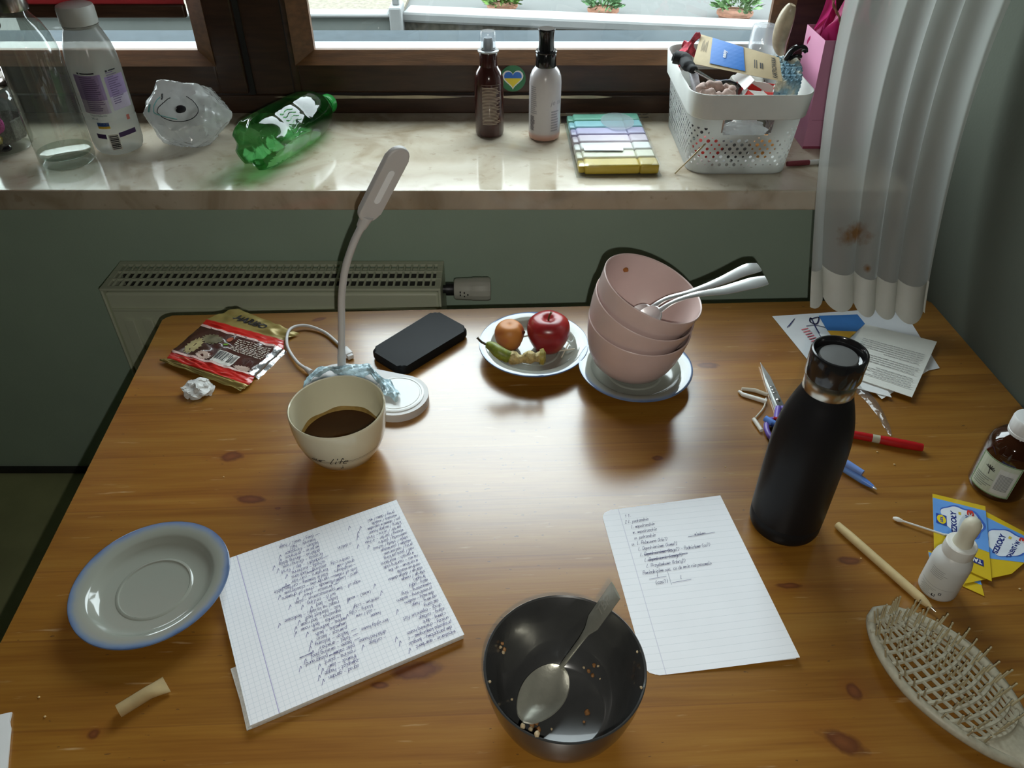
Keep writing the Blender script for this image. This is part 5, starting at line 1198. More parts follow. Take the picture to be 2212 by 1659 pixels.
def wrap_sq(bm, a0, off): 
    for v in bm.verts:
        z = v.co.y; a = a0 + v.co.x / .0405; r = rk(z) * (1 + sq(a, z)) + off; v.co = Vector((r * math.cos(a), r * math.sin(a), z))
    return bm
def mlab(rs, m, nm, off=.0005, a=0.0): obj(nm, wrap_sq(rects(rs), va_ + a, off), m, mk, smooth=False)
mpurp = mat('label_purple', (.27, .20, .36), .5, var=.15); mlil = mat('label_lilac', (.43, .38, .48), .5, var=.1); mdp = mat('label_dark_purple', (.06, .03, .10), .5)
for r4, m4, n4 in (((-.046, .004, .076, .098), mlil, 'lilac_panel'), ((.009, .046, .078, .100), mlil, 'lilac_panel'), ((-.046, .004, .098, .138), mpurp, 'purple_panel'), ((.009, .046, .100, .132), mpurp, 'purple_panel')): mlab([r4], m4, n4)
bm = BM(); rnd = random.Random(4)
for k in range(17): 
    rects([(-.032, -.032 + rnd.uniform(.022, .031), .0815 + k * .0033, .0828 + k * .0033)], bm)
    if k < 15: rects([(.014, .014 + rnd.uniform(.012, .024), .088 + k * .0035, .0892 + k * .0035)], bm)
obj('small_print', wrap_sq(bm, va_, .0009), mat('dark_lilac_print', (.12, .08, .17), .5), mk, smooth=False)
mlab([(-.034, -.029, .1395, .1425), (-.027, -.004, .140, .1422), (.014, .018, .139, .142), (.020, .034, .1395, .1415)], BLACK(), 'heading_print', .0009)
mlab([(-.036, -.016, .034, .042)], mdp, 'purple_band'); mlab([(.004, .038, .034, .042)], mdp, 'purple_band')
mlab([(-.013, .003, .014, .041)], mat('panel_white', (.62, .60, .55), .4), 'barcode_panel')
mlab([(-.0115, .0015, .016 + k * .003, .0174 + k * .003 + (k % 3) * .0004) for k in range(8)], BLACK(), 'barcode', .0009)
mlab([(-.026, -.006, .0555, .0615)], mat('label_blue', (.03, .08, .25), .5), 'logo_blue', .0006); mlab([(-.0255, -.0055, .0515, .0555)], mat('label_yellow', (.60, .40, .04), .5), 'logo_yellow', .0006)
for s, x, z, h in (('Objem/Volume:', -.0195, .0735, .0034), ('240 ml', -.0275, .0678, .0036)):
    bm = text_bm(s, h); place(bm, x, z); subdiv(bm, .006); obj('lettering', wrap_sq(bm, va_, .0008), BLACK(), mk, smooth=False)
mlab([(.028, .034, .058, .066)], mat('label_red', (.50, .15, .12), .5), 'red_mark', .0006)
# jar with pompoms at the left end
p = on(8, 318, SZ)
jr = thing('glass_jar', 'glass jar with a shiny metal lid, cut by the left edge of the photo', 'jar', p)
obj('glass_body', lathe([(0, .004), (.040, .003), (.0455, .001), (.050, .006), (.0515, .014), (.0515, .082), (.048, .092), (.042, .097), (.041, .106)], 56), mglass, jr)
obj('lid', lathe([(.039, .104), (.045, .104), (.046, .106), (.046, .118), (.044, .1205), (0, .121)], 56), mat('chrome_lid', (.70, .70, .70), .12, 1.0, var=.05), jr)
def on_jar(n, lab, m, r, dx, dy, dz, sc=(1, 1, 1), amp=.12):
    sobj(n, blob(r, 4, amp, 9, sc, seed=dx * 99), m, lab, n.replace('_', ' '), loc=p + Vector((dx, dy, dz)))
mpom = lambda nm, c: mat(nm, c, .95, var=.25, vscale=200, bump=.9, bscale=300)
on_jar('pompom', 'fluffy pink pompom in the glass jar', mpom('pink_fluff', (.50, .05, .28)), .0155, .018, -.028, .050)
on_jar('pompom', 'fluffy yellow pompom below the pink one in the glass jar', mpom('yellow_fluff', (.42, .32, .03)), .0125, .012, -.034, .0265)
bm = lathe([(0, .0), (.030, 0), (.034, .008), (.035, .034), (.033, .036), (.031, .030), (.030, .01), (0, .008)], 40, ripple=lambda a, z: .05 * math.sin(a * 9) + .03 * math.sin(a * 17))
sobj('felt_cup', bm, mpom('grey_felt', (.17, .18, .155)), 'grey felt cup inside the glass jar', 'felt cup', loc=p + Vector((.008, .008, .0145)))
on_jar('pebble', 'glossy black pebble at the bottom of the glass jar', mat('black_gloss', (.015, .015, .02), .1, coat=.5), .0105, .024, -.036, .0135, (1.3, .8, .62), .1)
pk = on(-4, 268, SZ)
bb = thing('black_container', 'black container with a pale ring printed on it behind the glass jar', 'container', pk)
obj('body', lathe([(0, 0), (.032, 0), (.034, .003), (.034, .120), (.032, .124), (0, .125)], 48), mat('black_satin_plastic', (.010, .011, .013), .38, var=.1), bb)
bm = tube([Vector((.0075 * math.cos(a * PI / 12), .112 - .012 + .0055 * math.sin(a * PI / 12), 0)) for a in range(25)], .0005, 6); obj('ring_print', wrap(bm, .034, va_at(pk) + .35, .0002), WHITEP(), bb)

# crumpled plastic bag
pbg = on(420, 305, SZ); pbg.z = SZ
_rb = random.Random(12); FAC = []
for _k in range(46):
    _d = Vector((_rb.gauss(0, 1), _rb.gauss(0, 1), _rb.gauss(0, 1))).normalized(); FAC.append((_d, _rb.uniform(.74, 1.0) + .16 * max(0, _d.z) ** 2))
def bag_pt(d):
    """a limp film pulled into flat facets with creases between"""
    d = d.normalized(); k = min(min(h / max(.05, d.dot(f)) for f, h in FAC if d.dot(f) > .05), 1.28)
    k += .045 * noise.noise(d * 3.2 + Vector((1, 5, 2))) + .028 * noise.noise(d * 9) + .022 * abs(noise.noise(d * 19))
    q = Vector((d.x * .074, d.y * .066, d.z * .060)) * k
    return Vector((q.x, q.y, max(q.z, -.040)))
bm = BM(); bmesh.ops.create_icosphere(bm, subdivisions=5, radius=1)
for v in bm.verts: v.co = bag_pt(v.co)
zb = min(v.co.z for v in bm.verts)
bgt = thing('plastic_bag', 'crumpled translucent white plastic bag with a black line drawing', 'bag', pbg + Vector((0, 0, -zb + .0005)))
obj('film', bm, thin('bag_film', (.85, .86, .87), gloss=.9, rough=.2, haze=.72, hcol=(.62, .62, .60), ior=1.6, bump=1.0, bscale=55), bgt, auto=25)
def bag_line(dirs, w_, m, nm='print_line'):
    P = [bag_pt(d) * 1.012 for d in spl(dirs, 6)]; obj(nm, tube(P, w_, 6), m, bgt)
bd = lambda a, e: Vector((math.cos(a) * math.cos(e), math.sin(a) * math.cos(e), math.sin(e)))
ca, ce = -PI / 2 + .15, .72
bag_line([bd(ca + .62 * math.cos(t), ce + .42 * math.sin(t)) for t in [k * .35 - 4.0 for k in range(15)]], .0007, BLACK())
bag_line([bd(ca - .95, ce + .35), bd(ca - .8, ce + .25), bd(ca - .74, ce + .20)], .0014, BLACK())
bag_line([bd(ca - .9, ce + .25), bd(ca - .65, ce - .2), bd(ca - .1, ce - .35)], .0008, mat('teal_print', (.12, .35, .33), .5))
bag_line([bd(ca - .95, ce - .05), bd(ca - .88, ce - .25)], .0014, mat('teal_print', (.12, .35, .33), .5))
obj('print_dot', xform(blob(.0085, 3, .08, 3, (1.15, .8, .25)), Matrix.Translation(bag_pt(bd(ca + .02, ce - .02)) * .99) @ bd(ca, ce).to_track_quat('Z', 'Y').to_matrix().to_4x4()), BLACK(), bgt)
# green soda bottle lying down
g0, g1 = on(545, 318, SZ + .0455), on(712, 222, SZ + .033)
gax = g1 - g0; GL_ = gax.length
gr = thing('soda_bottle', 'empty green plastic soda bottle lying on its side', 'bottle', g0); gr.rotation_euler = gax.to_track_quat('Z', 'Y').to_euler()
s_ = GL_ / .262
GBP = [(0, .012), (.012, .009), (.022, .003), (.032, .000), (.040, .005), (.0435, .016), (.0442, .028), (.0442, .050), (.0432, .053), (.0442, .057), (.0432, .066), (.0442, .070), (.0432, .079), (.0442, .083), (.0442, .112), (.0430, .116), (.0440, .121), (.0440, .150), (.0425, .175), (.0375, .200), (.0285, .220), (.0190, .233), (.0145, .239), (.0140, .247)]
GBP = [(r, z * s_) for r, z in GBP]
pet = lambda a, z: (-.20 * max(0, math.cos(5 * a)) * (1 - z / .032) ** .6 if z < .032 else 0)
mgrn = thin('green_pet', (.34, .66, .36), gloss=1.0, rough=.04, haze=.08, hcol=(.02, .12, .03), ior=1.55, bump=.15, bscale=40)
obj('plastic_body', lathe(GBP, 80, ripple=pet), mgrn, gr)
ring_ = lambda z, r: lathe([(.013, z), (r, z), (r, z + .0022), (.013, z + .0022)], 40)
obj('neck_ring', ring_(.2400 * s_, .0185), mat('green_cap', (.02, .30, .05), .35, var=.05), gr)
obj('screw_cap', lathe([(.0150, .2455 * s_), (.0172, .2455 * s_), (.0175, .247 * s_), (.0175, .258 * s_), (.0165, .2605 * s_), (0, .261 * s_)], 60, ripple=lambda a, z: .02 * max(0, math.sin(a * 30)) if z < .259 * s_ else 0), mat('green_cap', (.02, .30, .05), .35), gr)
# embossed word-like raised wave on the wall
bm = BM()
for k in range(7):
    a0 = -.5 + k * .16; tube([Vector((.0446 * math.cos(a0 + 2.6 + .05 * math.sin(j)), .0446 * math.sin(a0 + 2.6 + .05 * math.sin(j)), (.060 + j * .0045) * s_)) for j in range(9)], .0007, 6, bm)
obj('embossing', bm, mgrn, gr)

# spray bottles
p = on(1058, 289, SZ)
sb = thing('spray_bottle', 'dark brown spray bottle with a clear cap on the sill', 'bottle', p)
SP1 = [(0, .001), (.022, .001), (.0250, .003), (.0258, .007), (.0258, .092), (.0248, .103), (.0215, .112), (.0175, .118), (.0160, .121), (0, .121)]
mbrn = mat('brown_bottle_plastic', (.045, .014, .012), .16, coat=.4, var=.1)
obj('body', lathe(SP1, 56), mbrn, sb)
obj('collar', lathe([(0, .1205), (.0155, .1205), (.0155, .143), (.0148, .1445), (0, .1445)], 44), mbrn, sb)
obj('collar_ring', lathe([(.0150, .1440), (.0182, .1445), (.0184, .1465), (.0172, .1475), (.013, .1475)], 44), mat('clear_plastic_ring', (.55, .56, .56), .1, trans=.3), sb)
obj('nozzle', lathe([(0, .1470), (.0085, .1470), (.0085, .164), (.007, .167), (0, .1672)], 32), mat('grey_nozzle', (.16, .18, .20), .4), sb)
obj('clear_cap', lathe([(.0128, .1475), (.0130, .148), (.0126, .1762), (.0118, .1775), (0, .1778)], 44), thin('clear_cap_plastic', (.86, .88, .90), gloss=1, rough=.05, haze=.12, ior=1.6), sb)
def micro(rk_, x0, x1, z0, z1, n, a0, m, o_, seed, off=.0003, h=.5):
    rnd = random.Random(seed); bm = BM(); st = (z1 - z0) / n
    for k in range(n): rects([(x0, x0 + (x1 - x0) * rnd.uniform(.72, 1), z0 + k * st, z0 + k * st + st * h)], bm)
    obj('small_print', wrap(bm, rk_, a0, off), m, o_, smooth=False)
va_ = va_at(p)
micro(rad_of(SP1), -.016, .020, .026, .092, 26, va_ + .12, mat('tan_print', (.36, .28, .22), .5), sb, 1)
obj('print_rule', wrap(rects([(-.017, .022, .0945, .0950)]), rad_of(SP1), va_ + .12, .0003), mat('tan_print', (.36, .28, .22), .5), sb, smooth=False)
p = on(1175, 296, SZ)
sp = thing('spray_bottle', 'milky pinkish spray bottle with a tall black cap on the sill', 'bottle', p)
SP2 = [(0, .001), (.024, .001), (.0270, .003), (.0280, .008), (.0280, .098), (.0268, .109), (.0230, .118), (.0185, .1235), (.017, .125), (0, .125)]
mpk = bpy.data.materials.new('milky_pink_plastic'); mpk.use_nodes = True; nt, N, L = nodes_of(mpk); b = N['Principled BSDF']; b.inputs['Roughness'].default_value = .25; b.inputs['Transmission Weight'].default_value = .15
tc = N.new('ShaderNodeTexCoord'); spx = N.new('ShaderNodeSeparateXYZ'); L.new(tc.outputs['Object'], spx.inputs[0]); r = N.new('ShaderNodeValToRGB'); e = r.color_ramp.elements
e[0].position = .010; e[0].color = (.62, .36, .28, 1); e[1].position = .016; e[1].color = (.64, .60, .61, 1); L.new(spx.outputs['Z'], r.inputs['Fac']); L.new(r.outputs['Color'], b.inputs['Base Color'])
obj('body', lathe(SP2, 56), mpk, sp)
obj('collar', lathe([(0, .1245), (.0172, .1245), (.0176, .126), (.0176, .146), (.0168, .1475), (0, .1475)], 44), mcap, sp)
obj('collar_flange', lathe([(.016, .1470), (.0186, .1475), (.0188, .1495), (.0172, .1515), (.012, .1515)], 44), mcap, sp)
obj('tall_cap', lathe([(0, .1505), (.0140, .1505), (.0132, .158), (.0128, .170), (.0134, .180), (.0146, .1845), (.0142, .1855), (0, .1858)], 44), mcap, sp)
va_ = va_at(p)
mgp = mat('pale_grey_print', (.30, .28, .30), .5)
micro(rad_of(SP2), -.030, -.014, .050, .098, 14, va_, mgp, sp, 2); micro(rad_of(SP2), .012, .030, .020, .058, 8, va_, mgp, sp, 3)
micro(rad_of(SP2), -.030, -.018, .020, .046, 12, va_, mat('dark_grey_print', (.10, .09, .10), .5), sp, 4, h=.6)
bm = text_bm('je ne', .009, shear=.2); place(bm, .023, .070); subdiv(bm, .006); obj('lettering', wrap(bm, rad_of(SP2), va_, .0003), mgp, sp, smooth=False)

# leaflet lying at the back of the sill
lf, lq = flat_sheet('leaflet', ((1208, 246), (1394, 237), (1409, 262), (1208, 267)), .0006, mat('tan_paper', (.38, .31, .21), .6, var=.08), 'tan leaflet with rows of tiny pictures lying at the back of the sill', 'leaflet', TZ=SZ)
bm = patch(((1212, 252), (1262, 249), (1268, 259), (1240, 265), (1212, 266)), lq, .0005); obj('dark_picture', bm, mat('leaflet_dark', (.05, .035, .03), .5, var=.4, vscale=80), lf, smooth=False)
bm = BM(); rnd = random.Random(8)
for i in range(9):
    for j in range(3):
        a = lq(1276 + i * 14 + j * 2, 245.5 - i * .55 + j * 6.6, .0005); w_ = rnd.uniform(.005, .009); ribbon(bm, [a, a + Vector((w_, .002, 0))], .006)
obj('tiny_pictures', bm, mat('leaflet_print', (.13, .10, .08), .5, var=.7, vscale=120), lf, smooth=False)

# pastel highlighters in a clear case
c0, c1, c2 = on(1247, 383, SZ), on(1427, 383, SZ), on(1241, 266, SZ)
cw, cdp = (c1 - c0).length, (c2 - c0).length
mcl = thing('pen_case', 'clear plastic case holding pastel highlighters, on the sill', 'case', c0, ang(c0, c1) + .03)
mfilm2 = thin('clear_case_plastic', (.93, .95, .95), gloss=1, rough=.03, ior=1.5, haze=.03)
obj('tray', box(BM(), -.002, cw + .002, -.002, cdp + .002, .0003, .0015, bev=.0004), mfilm2, mcl)
obj('cover', sheet(8, 8, lambda u, v: Vector((u * cw, v * cdp, .0195 + .0012 * noise.noise(Vector((u * 2.2, v * 3, 4)))))), mfilm2, mcl)
obj('hang_tab', prism([(cw * .66 + .030 * math.cos(k * PI / 20), cdp * .80 + .042 * math.sin(k * PI / 20)) for k in range(40)], .0208, .0212), thin('frosted_tab', (.92, .94, .95), rough=.1, haze=.30, hcol=(.75, .8, .82)), mcl)
bm = prism([(cw * .12, cdp * .34), (cw * .62, cdp * .34), (cw * .60, cdp * .24), (cw * .12, cdp * .25)], .0207, .0210); obj('printed_strip', bm, mat('strip_print', (.60, .66, .70), .4, var=.3, vscale=60), mcl, smooth=False)
HC = [('yellow', (.55, .40, .05), 'nearest'), ('cream', (.68, .66, .50), 'second nearest'), ('white', (.70, .69, .66), 'third nearest'), ('pale pink', (.66, .56, .64), 'fourth nearest'), ('lavender', (.48, .44, .64), 'third from the back'), ('sky blue', (.28, .55, .60), 'second from the back'), ('mint green', (.20, .52, .38), 'rearmost')]
pitch = cdp / 7.05
hl0 = None
for k, (nm, c, w_) in enumerate(HC):
    t = thing('highlighter', nm + ' highlighter lying ' + w_ + ' in the clear case', 'highlighter', mcl.matrix_world @ Vector((0, 0, 0)), group='pastel highlighters in the case')
    t.rotation_euler = mcl.rotation_euler; Mz = Matrix.Rotation(mcl.rotation_euler.z, 4, 'Z'); t.location = c0 + (Mz @ Vector((.002, .003 + k * pitch, .0018)))
    mm = mat('highlighter_' + nm.replace(' ', '_'), c, .35, var=.04); mc = mat('cap_' + nm.replace(' ', '_'), [x * .82 for x in c], .3, var=.04)
    obj('barrel', box(BM(), .010, cw * .74, .001, pitch - .003, 0, .0165, bev=.004, seg=3), mm, t); obj('cap', box(BM(), cw * .735, cw - .004, .0004, pitch - .0024, -.0002, .0172, bev=.004, seg=3), mc, t); obj('end_plug', box(BM(), 0, .0105, .003, pitch - .005, .002, .0145, bev=.003), mc, t)

# ------------------------------------------------------------------ white storage basket
BX, BY, BH = .3735, 1.330, .135
bk = thing('storage_basket', 'white perforated plastic storage basket full of small things, right end of the sill', 'basket', (BX, BY, SZ))
def hole_mat():
    m = bpy.data.materials.new('perforated_white_plastic'); m.use_nodes = True; nt, N, L = nodes_of(m); b = N['Principled BSDF']; b.inputs['Base Color'].default_value = (.66, .67, .64, 1); b.inputs['Roughness'].default_value = .4
    uv = N.new('ShaderNodeUVMap'); sp = N.new('ShaderNodeSeparateXYZ'); L.new(uv.outputs[0], sp.inputs[0])
    def mth(op, *a):
        n = N.new('ShaderNodeMath'); n.operation = op
        for i, v in enumerate(a):
            if isinstance(v, (int, float)): n.inputs[i].default_value = v
            else: L.new(v, n.inputs[i])
        return n.outputs[0]
    c = .0125
    row = mth('FLOOR', mth('DIVIDE', sp.outputs['Y'], c * .55)); off = mth('MULTIPLY', mth('MODULO', row, 2.0), .5)
    fx = mth('SUBTRACT', mth('FRACT', mth('ADD', mth('DIVIDE', sp.outputs['X'], c), off)), .5); fy = mth('MULTIPLY', mth('SUBTRACT', mth('FRACT', mth('DIVIDE', sp.outputs['Y'], c * .55)), .5), .55)
    d = mth('SQRT', mth('ADD', mth('MULTIPLY', fx, fx), mth('MULTIPLY', fy, fy)))
    wn = N.new('ShaderNodeTexWhiteNoise'); wn.noise_dimensions = '2D'; cb = N.new('ShaderNodeCombineXYZ'); L.new(mth('FLOOR', mth('ADD', mth('DIVIDE', sp.outputs['X'], c), off)), cb.inputs[0]); L.new(row, cb.inputs[1]); L.new(cb.outputs[0], wn.inputs['Vector'])
    rad = mth('MULTIPLY_ADD', wn.outputs['Value'], .13, .11)
    h = mth('LESS_THAN', d, rad); h = mth('MULTIPLY', h, mth('LESS_THAN', mth('ABSOLUTE', mth('SUBTRACT', sp.outputs['Y'], .046)), .034))
    tr = N.new('ShaderNodeBsdfTransparent'); mx = N.new('ShaderNodeMixShader'); L.new(h, mx.inputs[0]); L.new(b.outputs[0], mx.inputs[1]); L.new(tr.outputs[0], mx.inputs[2]); L.new(mx.outputs[0], N['Material Output'].inputs['Surface'])
    return m
mhole = hole_mat(); mbask = mat('white_basket_plastic', (.66, .67, .64), .4, var=.03)
def ringpts(f, z, n=220, grow=0.0):
    w_, d_, r = .163 + .020 * f + grow * 2, .236 + .024 * f + grow * 2, .028 + grow
    o = rrect(w_, d_, r, 10); L_ = [0]
    o2 = o + [o[0]]
    for a, b_ in zip(o2, o2[1:]): L_.append(L_[-1] + math.hypot(b_[0] - a[0], b_[1] - a[1]))
    res = []; k = 0
    for i in range(n):
        s = L_[-1] * i / n
        while L_[k + 1] < s: k += 1
        f_ = (s - L_[k]) / max(1e-9, L_[k + 1] - L_[k]); res.append(Vector((o2[k][0] + (o2[k + 1][0] - o2[k][0]) * f_, o2[k][1] + (o2[k + 1][1] - o2[k][1]) * f_, z)))
    return res
bm = BM(); uvl = bm.loops.layers.uv.new('UVMap'); zs = [.001 + .0042 * i for i in range(24)]
RG = [[bm.verts.new(p) for p in ringpts(z / BH, z)] for z in zs]; NN = len(RG[0])
for j in range(len(zs) - 1):
    for i in range(NN):
        a, b_, c, d = RG[j][i], RG[j][(i + 1) % NN], RG[j + 1][(i + 1) % NN], RG[j + 1][i]
        mx_, mz_ = (a.co.x + b_.co.x) / 2, (a.co.z + c.co.z) / 2; mid = (a.co.y + b_.co.y) / 2
        if abs(mx_) < .040 and .069 < mz_ < .092 and abs(mid) > .09 and not (abs(mx_) > .036 and mz_ < .073): continue
        f = bm.faces.new((a, b_, c, d)); per = .80 / NN
        front = abs(mid) > .09 and abs(mx_) < .075
        for lp_, (ii, zz) in zip(f.loops, ((i, a.co.z), (i + 1, b_.co.z), (i + 1, c.co.z), (i, d.co.z))): lp_[uvl].uv = (ii * per, zz if not (front and mz_ > .066 and abs(mx_) < .060) else zz + 1)
bmesh.ops.solidify(bm, geom=bm.faces[:], thickness=.0015)
obj('walls', bm, mhole, bk, auto=60)
bm = BM(); lo = ringpts(0, 0, 120)
bm.faces.new([bm.verts.new(p + Vector((0, 0, .0004))) for p in lo]); bm.faces.new([bm.verts.new(p + Vector((0, 0, .0028))) for p in lo][::-1]); obj('floor_plate', bm, mbask, bk, smooth=False)
prof = [(-.001, .098), (.0050, .0955), (.0062, .0970), (.0066, .1335), (.0056, .1352), (.0042, .1352), (.0030, .1335), (.0012, .100)]
bm = BM(); RG = [[bm.verts.new(Vector((p.x, p.y, z))) for p in ringpts(z / BH, z, 200, g)] for g, z in prof]
for a, b_ in zip(RG, RG[1:] + RG[:1]):
    for i in range(200): bm.faces.new((a[i], a[(i + 1) % 200], b_[(i + 1) % 200], b_[i]))
obj('rim_band', bm, mbask, bk, auto=35)
# things in the basket
ZB = SZ + .004
def inb(x, y, z): return Vector((BX + x, BY + y, SZ + z))
mkr = mat('kraft_card', (.62, .50, .31), .7, var=.05, vscale=80)
def quad_card(name, P, th, m, label, cat, n=(10, 6), bow=0.0):
    c = sum(P, Vector()) / 4; t = thing(name, label, cat, c); nn = (P[1] - P[0]).cross(P[3] - P[0]).normalized(); nn = nn if nn.z > 0 else -nn
    pt = lambda u, v, dz=0.0: P[3].lerp(P[2], u).lerp(P[0].lerp(P[1], u), v) - c + nn * (dz + bow * math.sin(u * PI))
    obj('card', sheet(*n, lambda u, v: pt(u, v), thick=th), m, t); return t, pt
kc, kpt = quad_card('kraft_card', [on(1514, 74, .965), on(1683, 124, .965), on(1690, 176, .936), on(1496, 137, .936)], .0008, mkr, 'beige kraft card with a blue card on it, lying across the storage basket', 'card')
def klay(bm, x0, x1, y0, y1, dz):
    for v in bm.verts: v.co = kpt(x0 + (x1 - x0) * v.co.x, y0 + (y1 - y0) * v.co.y, dz)
    return bm
bq = ((.165, .98), (.565, .96), (.60, .08), (.195, .10)); bm = sheet(6, 6, lambda u, v: kpt(*[(bq[3][i] * (1 - u) + bq[2][i] * u) * (1 - v) + (bq[0][i] * (1 - u) + bq[1][i] * u) * v for i in (0, 1)], .0016), thick=.0006)
obj('blue_card', bm, mat('bright_blue_card', (.02, .17, .56), .4, var=.04), kc, smooth=False)
tx = lambda s: subdiv(unit(text_bm(s, .01, bold=.0004)), .3)
def rot90(bm):
    for v in bm.verts: v.co = Vector((1 - v.co.y, v.co.x, 0))
    return bm
obj('lettering', klay(rot90(tx('easy')), .335, .385, .38, .66, .0026), WHITEP(), kc, smooth=False)
obj('lettering', klay(rot90(tx('KARTKOWANA')), .90, .955, .08, .92, .0006), mat('kraft_print', (.08, .08, .08), .6), kc, smooth=False)
obj('printed_bars', klay(rects([(0, .25, 0, 1), (.6, .8, 0, 1), (1.6, 2.0, .1, .8), (2.2, 2.5, .1, .8)]), .70, .74, .30, .62, .0006), mat('kraft_print', (.08, .08, .08), .6), kc, smooth=False)
bm = BM()
for k in range(5): rects([(.1 * (k % 2), 1 - .15 * (k % 3), k / 5, k / 5 + .09)], bm)
obj('small_print', klay(rot90(bm), .045, .12, .45, .85, .0006), mat('kraft_print2', (.25, .20, .13), .6), kc, smooth=False)
# black brush
b0, b1, b2 = on(1466, 126, .942), on(1500, 152, .935), on(1552, 182, .915)
bb = thing('makeup_brush', 'black handled brush sticking out over the left side of the storage basket', 'brush', b0)
obj('handle', tube(spl([p - b0 for p in (b0 + Vector((-.010, .004, .002)), b0 + Vector((-.004, .002, .001)), b0 + Vector((.008, -.004, 0)), b0.lerp(b1, .6), b1)], 6), [.0045] + [.0085] * 3 + [.0135] * 10 + [.0115] * 6 + [.0085] * 4 + [.007], 18, flat=.75), mat('soft_black', (.012, .012, .013), .75), bb)
obj('ferrule', tube([b1 - b0, b2 - b0], [.0022, .0018], 10), mat('chrome_lid', (.70, .70, .70), .12, 1.0), bb); obj('ferrule', tube([b1 - b0 + Vector((.002, .006, 0)), b2 - b0 + Vector((0, .006, 0))], [.0018, .0018], 10), mat('chrome_lid', (.70, .70, .70), .12, 1.0), bb)
# red bandana
mband = mat('red_patterned_cloth', (.50, .07, .10), .85, var=.6, vscale=140, bump=.3)
a = [on(1472, 100, .94), on(1512, 64, .975), on(1500, 118, .93), on(1462, 150, .91)]
def bandf(u, v):
    p = a[0].lerp(a[1], u).lerp(a[3].lerp(a[2], u), v); return p + Vector((.004 * math.sin(v * 9), .005 * math.sin(u * 7 + v * 3), .004 * math.sin(u * 11)))
sobj('bandana', sheet(20, 24, bandf, thick=.0016), mband, 'red patterned bandana cloth bunched at the left inside the storage basket', 'bandana')
# striped red and white box
P = [on(1592, 155, .930), on(1678, 176, .925), on(1672, 206, .918), on(1612, 208, .912)]
c = sum(P, Vector()) / 4; c.z = SZ + .06; sbx = thing('striped_box', 'red and white striped open box inside the storage basket', 'box', c)
ctr2 = [Vector((p.x - c.x, p.y - c.y, 0)) for p in P]
def boxring(k, z): return [Vector((p.x * k, p.y * k, z)) for p in ctr2]
def striped():
    m = bpy.data.materials.new('red_white_stripes'); m.use_nodes = True; nt, N, L = nodes_of(m); b = N['Principled BSDF']; b.inputs['Roughness'].default_value = .4
    tc = N.new('ShaderNodeTexCoord'); wv = N.new('ShaderNodeTexWave'); wv.inputs['Scale'].default_value = 22; wv.bands_direction = 'DIAGONAL'; L.new(tc.outputs['Object'], wv.inputs['Vector']); r = N.new('ShaderNodeValToRGB'); r.color_ramp.interpolation = 'CONSTANT'; r.color_ramp.elements[0].color = (.60, .02, .015, 1); r.color_ramp.elements[1].position = .5; r.color_ramp.elements[1].color = (.74, .72, .70, 1)
    L.new(wv.outputs['Fac'], r.inputs['Fac']); L.new(r.outputs['Color'], b.inputs['Base Color']); return m
mstr = striped(); bm = BM(); rg = [[bm.verts.new(p) for p in boxring(k, z)] for k, z in ((.90, .040), (.94, .074), (.88, .074), (.85, .044))]
for x, y in zip(rg, rg[1:]):
    for i in range(4): bm.faces.new((x[i], x[(i + 1) % 4], y[(i + 1) % 4], y[i]))
bm.faces.new(rg[0][::-1]); bm.faces.new(rg[3]); obj('box_body', bm, mstr, sbx, smooth=False)
bm = sheet(24, 3, lambda u, v: Vector((ctr2[3].x * .2 + .014 * math.cos(u * 4.5 + 2.4), ctr2[3].y * .2 + .010 * math.sin(u * 4.5 + 2.4), .050 + .014 * v + .004 * u)), thick=.0008); obj('curled_ribbon', bm, mat('white_satin', (.66, .62, .60), .35), sbx)
obj('flap', sheet(3, 6, lambda u, v: ctr2[0].lerp(ctr2[3], v) * 1.0 + Vector((-.004 * (1 - u) + .010 * u, .004 * u, .074 + .014 * u)), thick=.001), mat('flap_white', (.72, .70, .69), .4), sbx)
# scrunchie
sc0 = on(1547, 196, .917); bm = BM(); n = 60
loop = [Vector((.026 * math.cos(2 * PI * k / n), .013 * math.sin(2 * PI * k / n), .002 * math.sin(2 * PI * k * 5 / n))) for k in range(n + 1)]
sobj('scrunchie', tube(loop, [.0068 + .0018 * math.sin(2 * PI * k * 11 / n) for k in range(n + 1)], 12), mat('dusty_pink_cloth', (.42, .30, .26), .8, var=.2, vscale=90), 'dusty pink gathered hair scrunchie at the near side of the storage basket', 'scrunchie', loc=sc0, rot=(.25, .1, .2))
